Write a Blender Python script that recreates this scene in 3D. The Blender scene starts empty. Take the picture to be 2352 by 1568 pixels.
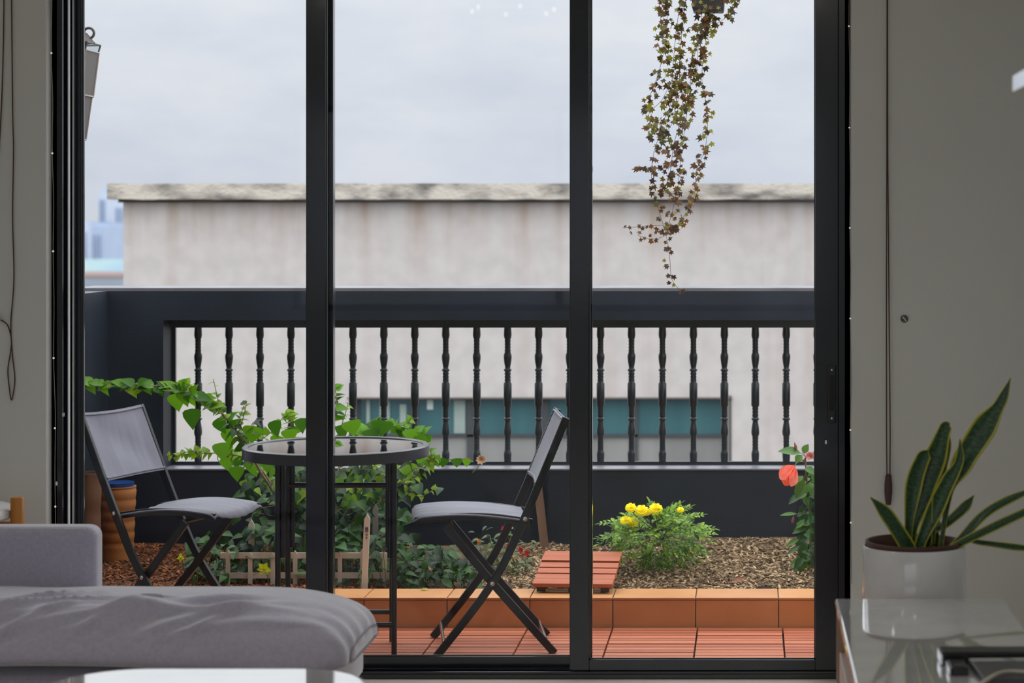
import bpy, math, random
from math import sin, cos, pi, radians, sqrt, atan2
from mathutils import Vector as V, Matrix as M4, noise as mnoise

R = random.Random(7)
SC = bpy.context.scene
COL = SC.collection

# ------------------------------------------------------------------ camera
CAMZ, F, VX, VY = 1.49, 5000.0, 1725.0, 510.0
cam_d = bpy.data.cameras.new('camera')
cam = bpy.data.objects.new('camera', cam_d)
COL.objects.link(cam)
cam.location = (0, 0, CAMZ)
cam.rotation_euler = (radians(90), 0, 0)
cam_d.sensor_width = 36.0
cam_d.lens = F / 2352 * 36.0
cam_d.shift_x = -(VX - 1176) / 2352
cam_d.shift_y = -(784 - VY) / 2352
cam_d.clip_start, cam_d.clip_end = 0.05, 2000
cam_d.dof.use_dof = True
cam_d.dof.focus_distance = 7.7
cam_d.dof.aperture_fstop = 3.9
SC.camera = cam


def P(px, py, Y):
    """The point at depth Y that the photograph shows at pixel (px, py)."""
    return V(((px - VX) / F * Y, Y, CAMZ - (py - VY) / F * Y))


# ------------------------------------------------------------------ light
SC.view_settings.view_transform = 'Standard'
SC.view_settings.look = 'None'
SC.view_settings.exposure = 0.0
SC.view_settings.gamma = 1.0
SC.view_settings.use_curve_mapping = False
SC.cycles.use_denoising = True
SC.cycles.max_bounces = 10
SC.cycles.diffuse_bounces = 5
SC.cycles.glossy_bounces = 5
SC.cycles.transparent_max_bounces = 24
SC.cycles.sample_clamp_indirect = 6.0
SC.cycles.caustics_reflective = False
SC.cycles.caustics_refractive = False

world = bpy.data.worlds.new('overcast_sky')
SC.world = world
world.use_nodes = True
nt = world.node_tree
nt.nodes.clear()
N = nt.nodes.new
L = nt.links.new
tc = N('ShaderNodeTexCoord')
sep = N('ShaderNodeSeparateXYZ')
L(tc.outputs['Generated'], sep.inputs[0])
ramp = N('ShaderNodeValToRGB')          # sky brightness by height: hazy horizon, brighter overcast overhead
mp = N('ShaderNodeMapRange')
mp.inputs[1].default_value, mp.inputs[2].default_value = -1.0, 1.0
L(sep.outputs[2], mp.inputs[0])
L(mp.outputs[0], ramp.inputs[0])
els = ramp.color_ramp.elements
stops = [(0.0, (.09, .09, .09)), (0.47, (.13, .13, .135)), (0.499, (.188, .197, .218)), (0.508, (.194, .203, .225)),
         (0.55, (.222, .230, .248)), (0.60, (.42, .43, .45)), (0.70, (.68, .69, .71)), (1.0, (1.0, 1.0, 1.0))]
els[0].position, els[1].position = 0.0, 1.0
els[0].color, els[1].color = (*stops[0][1], 1), (*stops[-1][1], 1)
for p, c in stops[1:-1]:
    e = els.new(p)
    e.color = (*c, 1)
mapn = N('ShaderNodeMapping')
mapn.inputs['Scale'].default_value = (9, 9, 26)
L(tc.outputs['Generated'], mapn.inputs[0])
nz = N('ShaderNodeTexNoise')
nz.inputs['Scale'].default_value = 1.6
nz.inputs['Detail'].default_value = 5
nz.inputs['Roughness'].default_value = .55
L(mapn.outputs[0], nz.inputs[0])
cr = N('ShaderNodeValToRGB')
cr.color_ramp.elements[0].position, cr.color_ramp.elements[1].position = .3, .68
cr.color_ramp.elements[0].color = (.90, .93, .965, 1)
cr.color_ramp.elements[1].color = (1.06, 1.055, 1.04, 1)
L(nz.outputs[0], cr.inputs[0])
mul = N('ShaderNodeMix')
mul.data_type = 'RGBA'
mul.blend_type = 'MULTIPLY'
mul.inputs[0].default_value = 1
L(ramp.outputs[0], mul.inputs[6])
L(cr.outputs[0], mul.inputs[7])
bg = N('ShaderNodeBackground')
bg.inputs[1].default_value = 3.45
L(mul.outputs[2], bg.inputs[0])
wo = N('ShaderNodeOutputWorld')
L(bg.outputs[0], wo.inputs[0])


def fill_light(x, y, power, name='downlight_lamp'):  # unseen lamp added to brighten the room
    d = bpy.data.lights.new(name, 'AREA')
    d.shape = 'DISK'
    d.size = .16
    d.energy = power
    d.color = (1.0, .965, .91)
    o = bpy.data.objects.new(name, d)
    COL.objects.link(o)
    o.location = (x, y, 2.925)
    return o


FILL_LAMPS = [(-2.6, .6), (0.3, .6), (-2.6, 3.6), (0.3, 3.6)]
for x_, y_ in FILL_LAMPS:
    fill_light(x_, y_, 4.0 if y_ < 2 else 9.5)


# ------------------------------------------------------------------ materials
MATS = {}


def mat(name, col, rough=.5, col2=None, nscale=8, nstretch=(1, 1, 1), bump=0, bscale=60, metal=0, spec=.5,
        island=0, trans=0, coat=0, contrast=(.35, .65), sheen=0, bdist=.002):
    """Principled material: two colours mixed by object-space noise, optional per-leaf variation, bump and translucency."""
    if name in MATS:
        return MATS[name]
    m = bpy.data.materials.new(name)
    m.use_nodes = True
    t = m.node_tree
    n, l = t.nodes.new, t.links.new
    b = t.nodes['Principled BSDF']
    b.inputs['Roughness'].default_value = rough
    b.inputs['Metallic'].default_value = metal
    b.inputs['Specular IOR Level'].default_value = spec
    b.inputs['Coat Weight'].default_value = coat
    b.inputs['Coat Roughness'].default_value = .04
    if sheen:
        b.inputs['Sheen Weight'].default_value = sheen
    tcn = n('ShaderNodeTexCoord')
    mpn = n('ShaderNodeMapping')
    mpn.inputs['Scale'].default_value = nstretch
    l(tcn.outputs['Object'], mpn.inputs[0])
    no = n('ShaderNodeTexNoise')
    no.inputs['Scale'].default_value = nscale
    no.inputs['Detail'].default_value = 6
    l(mpn.outputs[0], no.inputs[0])
    rp = n('ShaderNodeValToRGB')
    rp.color_ramp.elements[0].position, rp.color_ramp.elements[1].position = contrast
    c2 = col2 or tuple(c * .88 for c in col)
    rp.color_ramp.elements[0].color, rp.color_ramp.elements[1].color = (*c2, 1), (*col, 1)
    if island:
        geo = n('ShaderNodeNewGeometry')
        ma = n('ShaderNodeMath')
        ma.operation = 'MULTIPLY_ADD'
        l(geo.outputs['Random Per Island'], ma.inputs[0])
        ma.inputs[1].default_value = island
        mb_ = n('ShaderNodeMath')
        mb_.operation = 'MULTIPLY_ADD'
        l(no.outputs[0], mb_.inputs[0])
        mb_.inputs[1].default_value = 1 - island
        l(mb_.outputs[0], ma.inputs[2])
        mb_.inputs[2].default_value = 0
        l(ma.outputs[0], rp.inputs[0])
    else:
        l(no.outputs[0], rp.inputs[0])
    l(rp.outputs[0], b.inputs['Base Color'])
    if bump:
        nb = n('ShaderNodeTexNoise')
        nb.inputs['Scale'].default_value = bscale
        nb.inputs['Detail'].default_value = 4
        l(mpn.outputs[0], nb.inputs[0])
        bp = n('ShaderNodeBump')
        bp.inputs['Strength'].default_value = bump
        bp.inputs['Distance'].default_value = bdist
        l(nb.outputs[0], bp.inputs['Height'])
        l(bp.outputs[0], b.inputs['Normal'])
    if trans:
        tr = n('ShaderNodeBsdfTranslucent')
        hs = n('ShaderNodeHueSaturation')
        hs.inputs['Saturation'].default_value = 1.15
        hs.inputs['Value'].default_value = 1.5
        l(rp.outputs[0], hs.inputs['Color'])
        l(hs.outputs[0], tr.inputs[0])
        mx = n('ShaderNodeMixShader')
        mx.inputs[0].default_value = trans
        l(b.outputs[0], mx.inputs[1])
        l(tr.outputs[0], mx.inputs[2])
        l(mx.outputs[0], t.nodes['Material Output'].inputs[0])
    MATS[name] = m
    return m


def glass_mat(name, tint=(1, 1, 1), ior=1.45, rough=0.0, scale=1.0):
    """A pane: clear transmission plus Fresnel reflection."""
    m = bpy.data.materials.new(name)
    m.use_nodes = True
    t = m.node_tree
    t.nodes.clear()
    n, l = t.nodes.new, t.links.new
    tr = n('ShaderNodeBsdfTransparent')
    tr.inputs[0].default_value = (*tint, 1)
    gl = n('ShaderNodeBsdfGlossy')
    gl.inputs['Roughness'].default_value = rough
    gl.inputs['Color'].default_value = (1, 1, 1, 1)
    fr = n('ShaderNodeFresnel')
    ge = n('ShaderNodeNewGeometry')          # the same reflectance whichever side of the pane is met
    io = n('ShaderNodeMix')
    io.data_type = 'FLOAT'
    io.inputs[2].default_value, io.inputs[3].default_value = ior, 1 / ior
    l(ge.outputs['Backfacing'], io.inputs[0])
    l(io.outputs[0], fr.inputs[0])
    mu = n('ShaderNodeMath')
    mu.operation = 'MULTIPLY'
    mu.inputs[1].default_value = scale
    l(fr.outputs[0], mu.inputs[0])
    mx = n('ShaderNodeMixShader')
    l(mu.outputs[0], mx.inputs[0])
    l(tr.outputs[0], mx.inputs[1])
    l(gl.outputs[0], mx.inputs[2])
    o = n('ShaderNodeOutputMaterial')
    l(mx.outputs[0], o.inputs[0])
    MATS[name] = m
    return m


def emit_mat(name, col, s):
    m = bpy.data.materials.new(name)
    m.use_nodes = True
    b = m.node_tree.nodes['Principled BSDF']
    b.inputs['Base Color'].default_value = (*col, 1)
    b.inputs['Emission Color'].default_value = (*col, 1)
    b.inputs['Emission Strength'].default_value = s
    return m


WALL = mat('plaster_paint', (.70, .71, .69), .85, (.67, .68, .66), 1.5, bump=.08, bscale=40)
CEIL = mat('ceiling_paint', (.8, .8, .78), .9)
FLOOR = mat('floor_tile', (.78, .72, .63), .25, (.74, .68, .59), 1.2)
FRAME = mat('dark_aluminium', (.009, .013, .021), .24, (.007, .010, .017), 3, spec=.4, coat=1.0)
MATS['dark_aluminium'].node_tree.nodes['Principled BSDF'].inputs['Coat IOR'].default_value = 1.32
MATS['dark_aluminium'].node_tree.nodes['Principled BSDF'].inputs['Coat Roughness'].default_value = .09
CHROME = mat('chrome', (.75, .75, .77), .18, metal=1)
PARAPET = mat('charcoal_paint', (.016, .025, .041), .5, (.010, .016, .026), 3.5, bump=.35, bscale=90, spec=.45)
BALUSTER = mat('black_baluster', (.017, .024, .030), .33, spec=.6)
DECK = mat('deck_wood', (.60, .195, .095), .6, (.40, .105, .050), 5, (1.2, 14, 6), bump=.25, bscale=30, island=.45, contrast=(.25, .75), spec=.35)
DARKGAP = mat('dark_underside', (.02, .016, .014), .8)
TERRA = mat('terracotta_tile', (.66, .315, .125), .45, (.57, .25, .09), 7, island=.3, spec=.4)
GROUT = mat('grout', (.12, .10, .085), .9)
BUILD = mat('rendered_wall', (.55, .51, .495), .9)
CONC = mat('weathered_concrete', (.56, .51, .44), .9, (.12, .11, .10), 4.2, (1, 1, 2.2), contrast=(.34, .6), bump=.6, bscale=30, bdist=.02)
FABRIC_C = mat('mesh_fabric', (.215, .215, .28), .5, (.165, .165, .22), 3, (1, 9, 1), bump=.3, bscale=400, sheen=.3)
STEEL_C = mat('black_steel', (.016, .020, .026), .34, spec=.5)
SOFA = mat('grey_sofa_cloth', (.46, .44, .555), .85, (.395, .38, .485), 90, bump=.5, bscale=350, sheen=.9, bdist=.001)
WHITE_GLOSS = mat('white_lacquer', (.74, .74, .745), .05, spec=.8, coat=1.0)
MATS['white_lacquer'].node_tree.nodes['Principled BSDF'].inputs['Coat IOR'].default_value = 2.2
WHITE_TOP = mat('white_table_lacquer', (.62, .62, .63), .06, spec=.5, coat=.55)
WHITE_CER = mat('white_ceramic', (.72, .72, .74), .14, spec=.5, coat=.6)
BROWN_PL = mat('brown_plastic', (.085, .035, .028), .45)
OAK = mat('honey_wood', (.58, .235, .03), .4, (.44, .16, .02), 4, (1, 1, .25), spec=.5)
OAK_P = mat('pale_wood', (.48, .34, .26), .5, (.42, .29, .22), 5, (.3, 1, 1))
CORD = mat('brown_cord', (.09, .045, .03), .7)
TASSEL = mat('dark_brown_wood', (.075, .033, .030), .45)
LEAF_B = mat('bright_leaf', (.16, .40, .018), .42, (.05, .17, .010), 5, island=.7, trans=.42, spec=.4)
LEAF_Y = mat('young_leaf', (.30, .46, .035), .42, (.14, .32, .02), 5, island=.7, trans=.45, spec=.4)
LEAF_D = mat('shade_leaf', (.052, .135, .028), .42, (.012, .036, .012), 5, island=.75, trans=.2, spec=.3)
STEM = mat('woody_stem', (.30, .22, .13), .7, (.16, .11, .06), 20)
STEM_G = mat('green_stem', (.12, .17, .04), .6)
STEM_D = mat('dark_vine_stem', (.07, .045, .025), .7)
IVY = mat('ivy_leaf', (.24, .23, .018), .5, (.045, .030, .010), 4, island=.85, trans=.25, contrast=(.25, .8))
IVY_DRY = mat('dry_ivy_leaf', (.19, .085, .020), .6, (.05, .020, .009), 4, island=.85, trans=.25, contrast=(.2, .8))
SOIL_R = mat('red_mulch', (.23, .075, .025), .95, (.05, .02, .012), 28, bump=1, bscale=60, bdist=.01)
SOIL_T = mat('tan_mulch', (.27, .175, .095), .95, (.055, .035, .02), 24, bump=1, bscale=60, bdist=.01)
CHIP_T = mat('tan_chips', (.64, .46, .27), .85, (.10, .055, .026), 10, island=.95, contrast=(.15, .9))
CHIP_R = mat('red_chips', (.42, .15, .045), .85, (.10, .03, .012), 10, island=.95, contrast=(.15, .9))
POT = mat('terracotta_pot', (.55, .22, .07), .55, (.45, .17, .055), 8, spec=.4)
POT_D = mat('brown_pot', (.16, .075, .04), .55)
BLUE = mat('blue_plastic', (.01, .06, .24), .4)
BLACK_PL = mat('black_plastic', (.012, .012, .014), .3)
GREY_CARD = mat('grey_card', (.42, .43, .42), .4, (.12, .12, .12), 30, contrast=(.35, .45))
SLATE = mat('slate_cover', (.07, .07, .08), .35)
CABLE = mat('beige_cable', (.50, .47, .38), .5)
PICKET = mat('weathered_picket', (.74, .70, .63), .8, (.58, .53, .46), 12, (1, 1, .3))
STAKE = mat('pale_stake_wood', (.88, .82, .74), .7, (.78, .70, .62), 8, (1, 1, .3))
STAKE_G = mat('grey_stake_wood', (.30, .30, .27), .75, (.22, .22, .20), 9)
INK = mat('dark_ink', (.05, .03, .03), .8)
YELLOW = mat('marigold_petal', (.98, .95, .06), .6, (.96, .84, .02), 60, island=.5, trans=.35)
CORAL = mat('coral_petal', (.95, .36, .26), .5, (.88, .20, .14), 20, trans=.3)
PINK = mat('pink_petal', (.75, .28, .26), .5, trans=.3)
RED = mat('red_petal', (.65, .02, .03), .5, trans=.2)
ORANGE = mat('orange_petal', (.85, .30, .01), .5, trans=.2)
CREAM = mat('cream_petal', (.75, .55, .38), .5, (.6, .35, .2), 20, trans=.3)
LEMON = mat('lemon_petal', (.80, .82, .05), .5, (.6, .7, .04), 20, trans=.3)
MAR_LEAF = mat('marigold_leaf', (.30, .50, .025), .42, (.06, .17, .015), 5, island=.8, trans=.3, spec=.5)
HIB_LEAF = mat('hibiscus_leaf', (.11, .25, .05), .4, (.035, .095, .03), 5, island=.8, trans=.25, spec=.5)
GLASS = glass_mat('door_glass', (.985, .99, .99), 1.22)
GLASS_T = glass_mat('table_glass', (.30, .33, .34), 1.5, 0, 1.4)
GLASS_G = glass_mat('green_bottle_plastic', (.74, .86, .83), 1.35, .05)
GLASS_L = glass_mat('lantern_glass', (.85, .92, .95), 1.4, .02)
BULB = emit_mat('warm_bulb', (1.0, .86, .62), 6.0)
LED = emit_mat('fairy_bulb', (1.0, .95, .85), .35)
FILL_DISC = emit_mat('lamp_diffuser', (1.0, .93, .82), 3.0)
LANTERN = mat('taupe_metal', (.11, .095, .09), .45, (.12, .10, .09), 6)
LANTERN_E = mat('pale_bronze_edge', (.42, .36, .31), .45)
NICHE = mat('dark_plum_board', (.09, .055, .055), .6)  # shadow of the niche put into the plum; plinth shares it
DRAWER = mat('blush_board', (.66, .50, .44), .5)


# ------------------------------------------------------------------ mesh builder
class MB:
    def __init__(s):
        s.v, s.f, s.u = [], [], None

    def add(s, vs, fs):
        o = len(s.v)
        s.v += [tuple(p) for p in vs]
        s.f += [tuple(i + o for i in f) for f in fs]

    def box(s, a, b, mtx=None):
        x0, y0, z0 = a
        x1, y1, z1 = b
        vs = [V(p) for p in ((x0, y0, z0), (x1, y0, z0), (x1, y1, z0), (x0, y1, z0), (x0, y0, z1), (x1, y0, z1), (x1, y1, z1), (x0, y1, z1))]
        if mtx:
            vs = [mtx @ p for p in vs]
        s.add(vs, [(0, 3, 2, 1), (4, 5, 6, 7), (0, 1, 5, 4), (1, 2, 6, 5), (2, 3, 7, 6), (3, 0, 4, 7)])
        return s

    def tube(s, pts, r, n=8, caps=True):
        pts = [V(p) for p in pts]
        rr = r if isinstance(r, (list, tuple)) else [r] * len(pts)
        up = None
        rings = []
        for i, p in enumerate(pts):
            d = (pts[min(i + 1, len(pts) - 1)] - pts[max(i - 1, 0)])
            if d.length < 1e-9:
                d = V((0, 0, 1))
            d.normalize()
            if up is None:
                up = d.orthogonal()
            a = up - d * up.dot(d)
            if a.length < 1e-6:
                a = d.orthogonal()
            a.normalize()
            up = a
            b = d.cross(a)
            rings.append([p + (a * cos(2 * pi * k / n) + b * sin(2 * pi * k / n)) * rr[i] for k in range(n)])
        vs = [q for ring in rings for q in ring]
        fs = []
        for i in range(len(pts) - 1):
            for k in range(n):
                k2 = (k + 1) % n
                fs.append((i * n + k, i * n + k2, (i + 1) * n + k2, (i + 1) * n + k))
        if caps:
            fs.append(tuple(range(n - 1, -1, -1)))
            fs.append(tuple((len(pts) - 1) * n + k for k in range(n)))
        s.add(vs, fs)
        return s

    def bar(s, pts, w, h, side):
        """Rectangular bar along pts: h along the vector 'side', w across it."""
        pts = [V(p) for p in pts]
        side = V(side).normalized()
        vs = []
        for i, p in enumerate(pts):
            d0 = (p - pts[i - 1]).normalized() if i else None
            d1 = (pts[i + 1] - p).normalized() if i < len(pts) - 1 else None
            d = ((d0 or d1) + (d1 or d0)).normalized()
            a = d.cross(side).normalized()
            k = 1 / max(.5, a.dot((d1 or d0).cross(side).normalized()))
            for sa, sb in ((-1, -1), (1, -1), (1, 1), (-1, 1)):
                vs.append(p + a * sa * w / 2 * k + side * sb * h / 2)
        fs = []
        for i in range(len(pts) - 1):
            for k in range(4):
                k2 = (k + 1) % 4
                fs.append((i * 4 + k, i * 4 + k2, i * 4 + 4 + k2, i * 4 + 4 + k))
        e = (len(pts) - 1) * 4
        fs += [(3, 2, 1, 0), (e, e + 1, e + 2, e + 3)]
        s.add(vs, fs)
        return s

    def lathe(s, prof, c=(0, 0, 0), n=32, caps=True, sx=1, sy=1):
        c = V(c)
        vs = [c + V((r * sx * cos(2 * pi * k / n), r * sy * sin(2 * pi * k / n), z)) for r, z in prof for k in range(n)]
        fs = []
        for i in range(len(prof) - 1):
            for k in range(n):
                k2 = (k + 1) % n
                fs.append((i * n + k, i * n + k2, (i + 1) * n + k2, (i + 1) * n + k))
        if caps:
            fs.append(tuple(range(n - 1, -1, -1)))
            fs.append(tuple((len(prof) - 1) * n + k for k in range(n)))
        s.add(vs, fs)
        return s

    def ball(s, c, r, n=10, sz=1):
        m = max(4, n // 2)
        prof = [(r * sin(pi * (i + .02) / (m + .04)), -r * sz * cos(pi * (i + .02) / (m + .04))) for i in range(m + 1)]
        return s.lathe(prof, c, n)

    def grid(s, fn, nu, nv, thick=0, tdir=None):
        """Surface fn(u,v) on a grid; thick > 0 closes it into a sheet."""
        pts = [fn(i / (nu - 1), j / (nv - 1)) for i in range(nu) for j in range(nv)]
        fs = [(i * nv + j, i * nv + j + 1, (i + 1) * nv + j + 1, (i + 1) * nv + j) for i in range(nu - 1) for j in range(nv - 1)]
        if thick:
            td = V(tdir).normalized() * thick
            m = len(pts)
            vs = pts + [p + td for p in pts]
            f2 = [tuple(k + m for k in reversed(f)) for f in fs]
            rim = [j for j in range(nv)] + [i * nv + nv - 1 for i in range(1, nu)] + [(nu - 1) * nv + j for j in range(nv - 2, -1, -1)] + [i * nv for i in range(nu - 2, 0, -1)]
            f3 = [(rim[(k + 1) % len(rim)], rim[k], rim[k] + m, rim[(k + 1) % len(rim)] + m) for k in range(len(rim))]
            s.add(vs, fs + f2 + f3)
        else:
            s.add(pts, fs)
        return s

    HEART = ((0, .05), (.05, .38), (.16, .52), (.34, .5), (.56, .36), (.78, .17), (.92, .05), (1, 0))
    LANCE = ((0, .04), (.12, .26), (.3, .46), (.5, .5), (.7, .38), (.88, .16), (1, 0))

    def leaf(s, p, d, up, ln, w, shape=None, fold=.25, droop=.35):
        """One leaf: base p, growing along d, upper side towards up; folded along its midrib and drooping."""
        shape = shape or MB.HEART
        p, d, up = V(p), V(d).normalized(), V(up)
        a = d.cross(up)
        if a.length < 1e-4:
            a = d.orthogonal()
        a.normalize()
        nrm = a.cross(d).normalized()
        vs = []
        for t, h in shape:
            c = p + d * (ln * t) - nrm * (droop * ln * t * t)
            hw = h * w
            vs += [c + a * hw + nrm * fold * hw, c, c - a * hw + nrm * fold * hw]
        fs = []
        for i in range(len(shape) - 1):
            o = i * 3
            fs += [(o, o + 1, o + 4, o + 3), (o + 1, o + 2, o + 5, o + 4)]
        s.add(vs, fs)
        return s

    def star(s, p, d, nrm, r, rnd):
        """A five-lobed ivy leaf hung at p, its tip along d."""
        p, d, nrm = V(p), V(d).normalized(), V(nrm)
        a = d.cross(nrm)
        if a.length < 1e-4:
            a = d.orthogonal()
        a.normalize()
        nrm = a.cross(d).normalized()
        prof = ((0, 1.0), (.38, .5), (.85, .85), (1.3, .42), (1.95, .62), (2.6, .34), (3.14, .12))
        vs = [p + d * r * .2]
        ang = [(t, q) for t, q in prof] + [(-t, q) for t, q in reversed(prof[1:-1])]
        for t, q in ang:
            q *= rnd.uniform(.85, 1.1)
            vs.append(p + d * r * (.35 + q * cos(t)) + a * r * q * sin(t) * .95 - nrm * r * .25 * q * q)
        n = len(ang)
        s.add(vs, [(0, 1 + k, 1 + (k + 1) % n) for k in range(n)])
        return s

    def build(s, name, m, parent=None, smooth=False, bevel=0, seg=2, subsurf=0):
        me = bpy.data.meshes.new(name)
        me.from_pydata(s.v, [], s.f)
        me.update()
        if smooth:
            me.polygons.foreach_set('use_smooth', [True] * len(me.polygons))
        o = bpy.data.objects.new(name, me)
        COL.objects.link(o)
        for mm in (m if isinstance(m, (list, tuple)) else [m]):
            me.materials.append(mm)
        if parent is not None:
            o.parent = parent
        if bevel:
            b = o.modifiers.new('bevel', 'BEVEL')
            b.width, b.segments, b.limit_method, b.angle_limit = bevel, seg, 'ANGLE', radians(40)
        if subsurf:
            q = o.modifiers.new('sub', 'SUBSURF')
            q.levels = q.render_levels = subsurf
        if smooth and s.f and bevel == 0 and subsurf == 0:
            try:
                me.set_sharp_from_angle(angle=radians(50))
            except Exception:
                pass
        return o


def tag(o, label, cat, group=None, kind=None):
    o['label'], o['category'] = label, cat
    if group:
        o['group'] = group
    if kind:
        o['kind'] = kind
    return o


def thing(name, label, cat, loc=(0, 0, 0), rz=0, group=None):
    o = bpy.data.objects.new(name, None)
    o.empty_display_size = .05
    COL.objects.link(o)
    o.location = loc
    o.rotation_euler = (0, 0, rz)
    return tag(o, label, cat, group)


def at0(o):
    """Parts are modelled in world coordinates: undo the parent's offset."""
    p = o.parent
    o.location = -V(p.location)
    return o


def struct(name, mb, m, parent=None, label=None, cat=None, **k):
    o = mb.build(name, m, parent, **k)
    o['kind'] = 'structure'
    if label:
        o['label'] = label
    if cat:
        o['category'] = cat
    return o


def copy_tree(o, parent=None):
    c = o.copy()
    COL.objects.link(c)
    if parent is not None:
        c.parent = parent
    for ch in list(o.children):
        copy_tree(ch, c)
    return c


def path(pts, n=6):
    """Catmull-Rom through pts."""
    pts = [V(p) for p in pts]
    out = []
    for i in range(len(pts) - 1):
        p0, p1, p2, p3 = pts[max(i - 1, 0)], pts[i], pts[i + 1], pts[min(i + 2, len(pts) - 1)]
        for k in range(n):
            t = k / n
            out.append(.5 * ((2 * p1) + (p2 - p0) * t + (2 * p0 - 5 * p1 + 4 * p2 - p3) * t * t + (3 * p1 - p0 - 3 * p2 + p3) * t ** 3))
    out.append(pts[-1])
    return out


def rv(a=1.0, rnd=R):
    return V((rnd.uniform(-a, a), rnd.uniform(-a, a), rnd.uniform(-a, a)))


# ================================================================== THE SETTING
WX0, WX1, WY, WT, HEAD = -2.282, .324, 7.05, .25, 2.45      # door opening in the window wall
RX0, RX1, RY0, CEILZ = -4.6, .95, -2.6, 2.95               # the room
struct('floor', MB().box((RX0, RY0, -.12), (RX1, WY + .22, 0)), FLOOR, label='pale beige tiled room floor', cat='floor')
struct('ceiling', MB().box((RX0, RY0, CEILZ), (RX1, WY + WT, CEILZ + .12)), CEIL, label='white room ceiling', cat='ceiling')
struct('wall_window', MB().box((RX0, WY, 0), (WX0, WY + WT, CEILZ)).box((WX1, WY, 0), (RX1, WY + WT, CEILZ)).box((WX0, WY, HEAD), (WX1, WY + WT, CEILZ)),
       WALL, bevel=.004, label='off white plastered wall around the sliding door', cat='wall')
struct('wall_left', MB().box((RX0 - .12, RY0, -.12), (RX0, WY + WT, CEILZ + .12)), WALL, label='off white wall at the left of the room', cat='wall')
struct('wall_right', MB().box((RX1, RY0, -.12), (RX1 + .12, WY + WT, CEILZ + .12)), WALL, label='off white wall at the right of the room', cat='wall')
# back wall; its unseen wide window is added to let in fill daylight
bw = MB().box((RX0, RY0 - .12, 0), (-3.6, RY0, CEILZ)).box((.6, RY0 - .12, 0), (RX1, RY0, CEILZ)).box((-3.6, RY0 - .12, 0), (.6, RY0, .8)).box((-3.6, RY0 - .12, 2.4), (.6, RY0, CEILZ))
struct('wall_back', bw, WALL, label='off white back wall behind the viewer', cat='wall')
wf = MB()
for a, b in (((-3.6, .8), (.6, .85)), ((-3.6, 2.35), (.6, 2.4)), ((-3.6, .85), (-3.55, 2.35)), ((.55, .85), (.6, 2.35)), ((-1.53, .85), (-1.47, 2.35))):
    wf.box((a[0], RY0 - .09, a[1]), (b[0], RY0 - .03, b[1]))
w1 = struct('window_1', wf, FRAME, label='wide dark framed window behind the viewer', cat='window')
struct('window_glass', MB().box((-3.55, RY0 - .063, .85), (.55, RY0 - .057, 2.35)), GLASS, w1)

# ---- door frame (three tracks)
fr = MB()
for z0, z1 in ((0.0, .016), (HEAD - .03, HEAD)):
    fr.box((WX0, 7.10, z0), (WX1, 7.275, z1))
fin_y = (7.100, 7.158, 7.207, 7.262)
for x0, x1, xf in ((WX0, WX0 + .020, WX0 + .036), (WX1 - .020, WX1, WX1 - .038)):
    fr.box((x0, 7.10, .016), (x1, 7.275, HEAD - .03))
    for y in fin_y:
        a, b = sorted((xf, x0 if xf > x0 + .01 else x1))
        fr.box((a, y, .016), (b, y + .011, HEAD - .03))
for y in fin_y:
    fr.box((WX0 + .02, y + .002, .016), (WX1 - .02, y + .008, .024))
trim = struct('trim_1', fr, FRAME, bevel=.0018, label='black aluminium frame and tracks of the sliding door', cat='door frame')
tips = MB()  # pale strips painting the sky's glint on the track fins
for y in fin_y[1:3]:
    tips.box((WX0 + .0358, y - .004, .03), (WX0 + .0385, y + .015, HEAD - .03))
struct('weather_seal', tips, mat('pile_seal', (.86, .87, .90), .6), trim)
# screw heads along the frame
sc = MB()
for px, py in ((145, 952), (130, 1110), (1897, 1015)):
    c = P(px, py, 7.097)
    sc.box((c.x - .003, c.y, c.z - .006), (c.x + .003, c.y + .006, c.z + .006))
struct('frame_screw', sc, CHROME, trim)


def panel(name, x0, x1, y, sl, sr, label):
    """A sliding door panel: stiles, rails, glass, gaskets."""
    y1 = y + .036
    zb, zt = .020, HEAD - .032
    fr = MB().box((x0, y, zb), (x0 + sl, y1, zt)).box((x1 - sr, y, zb), (x1, y1, zt))
    fr.box((x0 + sl, y, zb), (x1 - sr, y1, .060)).box((x0 + sl, y, zt - .06), (x1 - sr, y1, zt))
    o = struct(name, fr, FRAME, bevel=.0025, label=label, cat='door')
    struct('door_glass', MB().box((x0 + sl - .008, y + .015, .052), (x1 - sr + .008, y + .020, zt - .052)), GLASS, o)
    g = MB()
    for xa in (x0 + sl, x1 - sr - .004):
        g.box((xa, y + .007, .060), (xa + .004, y + .013, zt - .06))
    g.box((x0 + sl, y + .007, .060), (x1 - sr, y + .013, .064))
    struct('door_gasket', g, mat('grey_gasket', (.055, .06, .066), .45), o)
    return o


panel('door_1', WX0 + .022, -1.3855, 7.218, .041, .070, 'left glass sliding door panel in front of the left folding chair')
panel('door_2', -1.466, -.5230, 7.168, .066, .068, 'middle glass sliding door panel in front of the table')
d3 = panel('door_3', -.5935, .2865, 7.118, .064, .076, 'right glass sliding door panel with a recessed pull')
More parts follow.
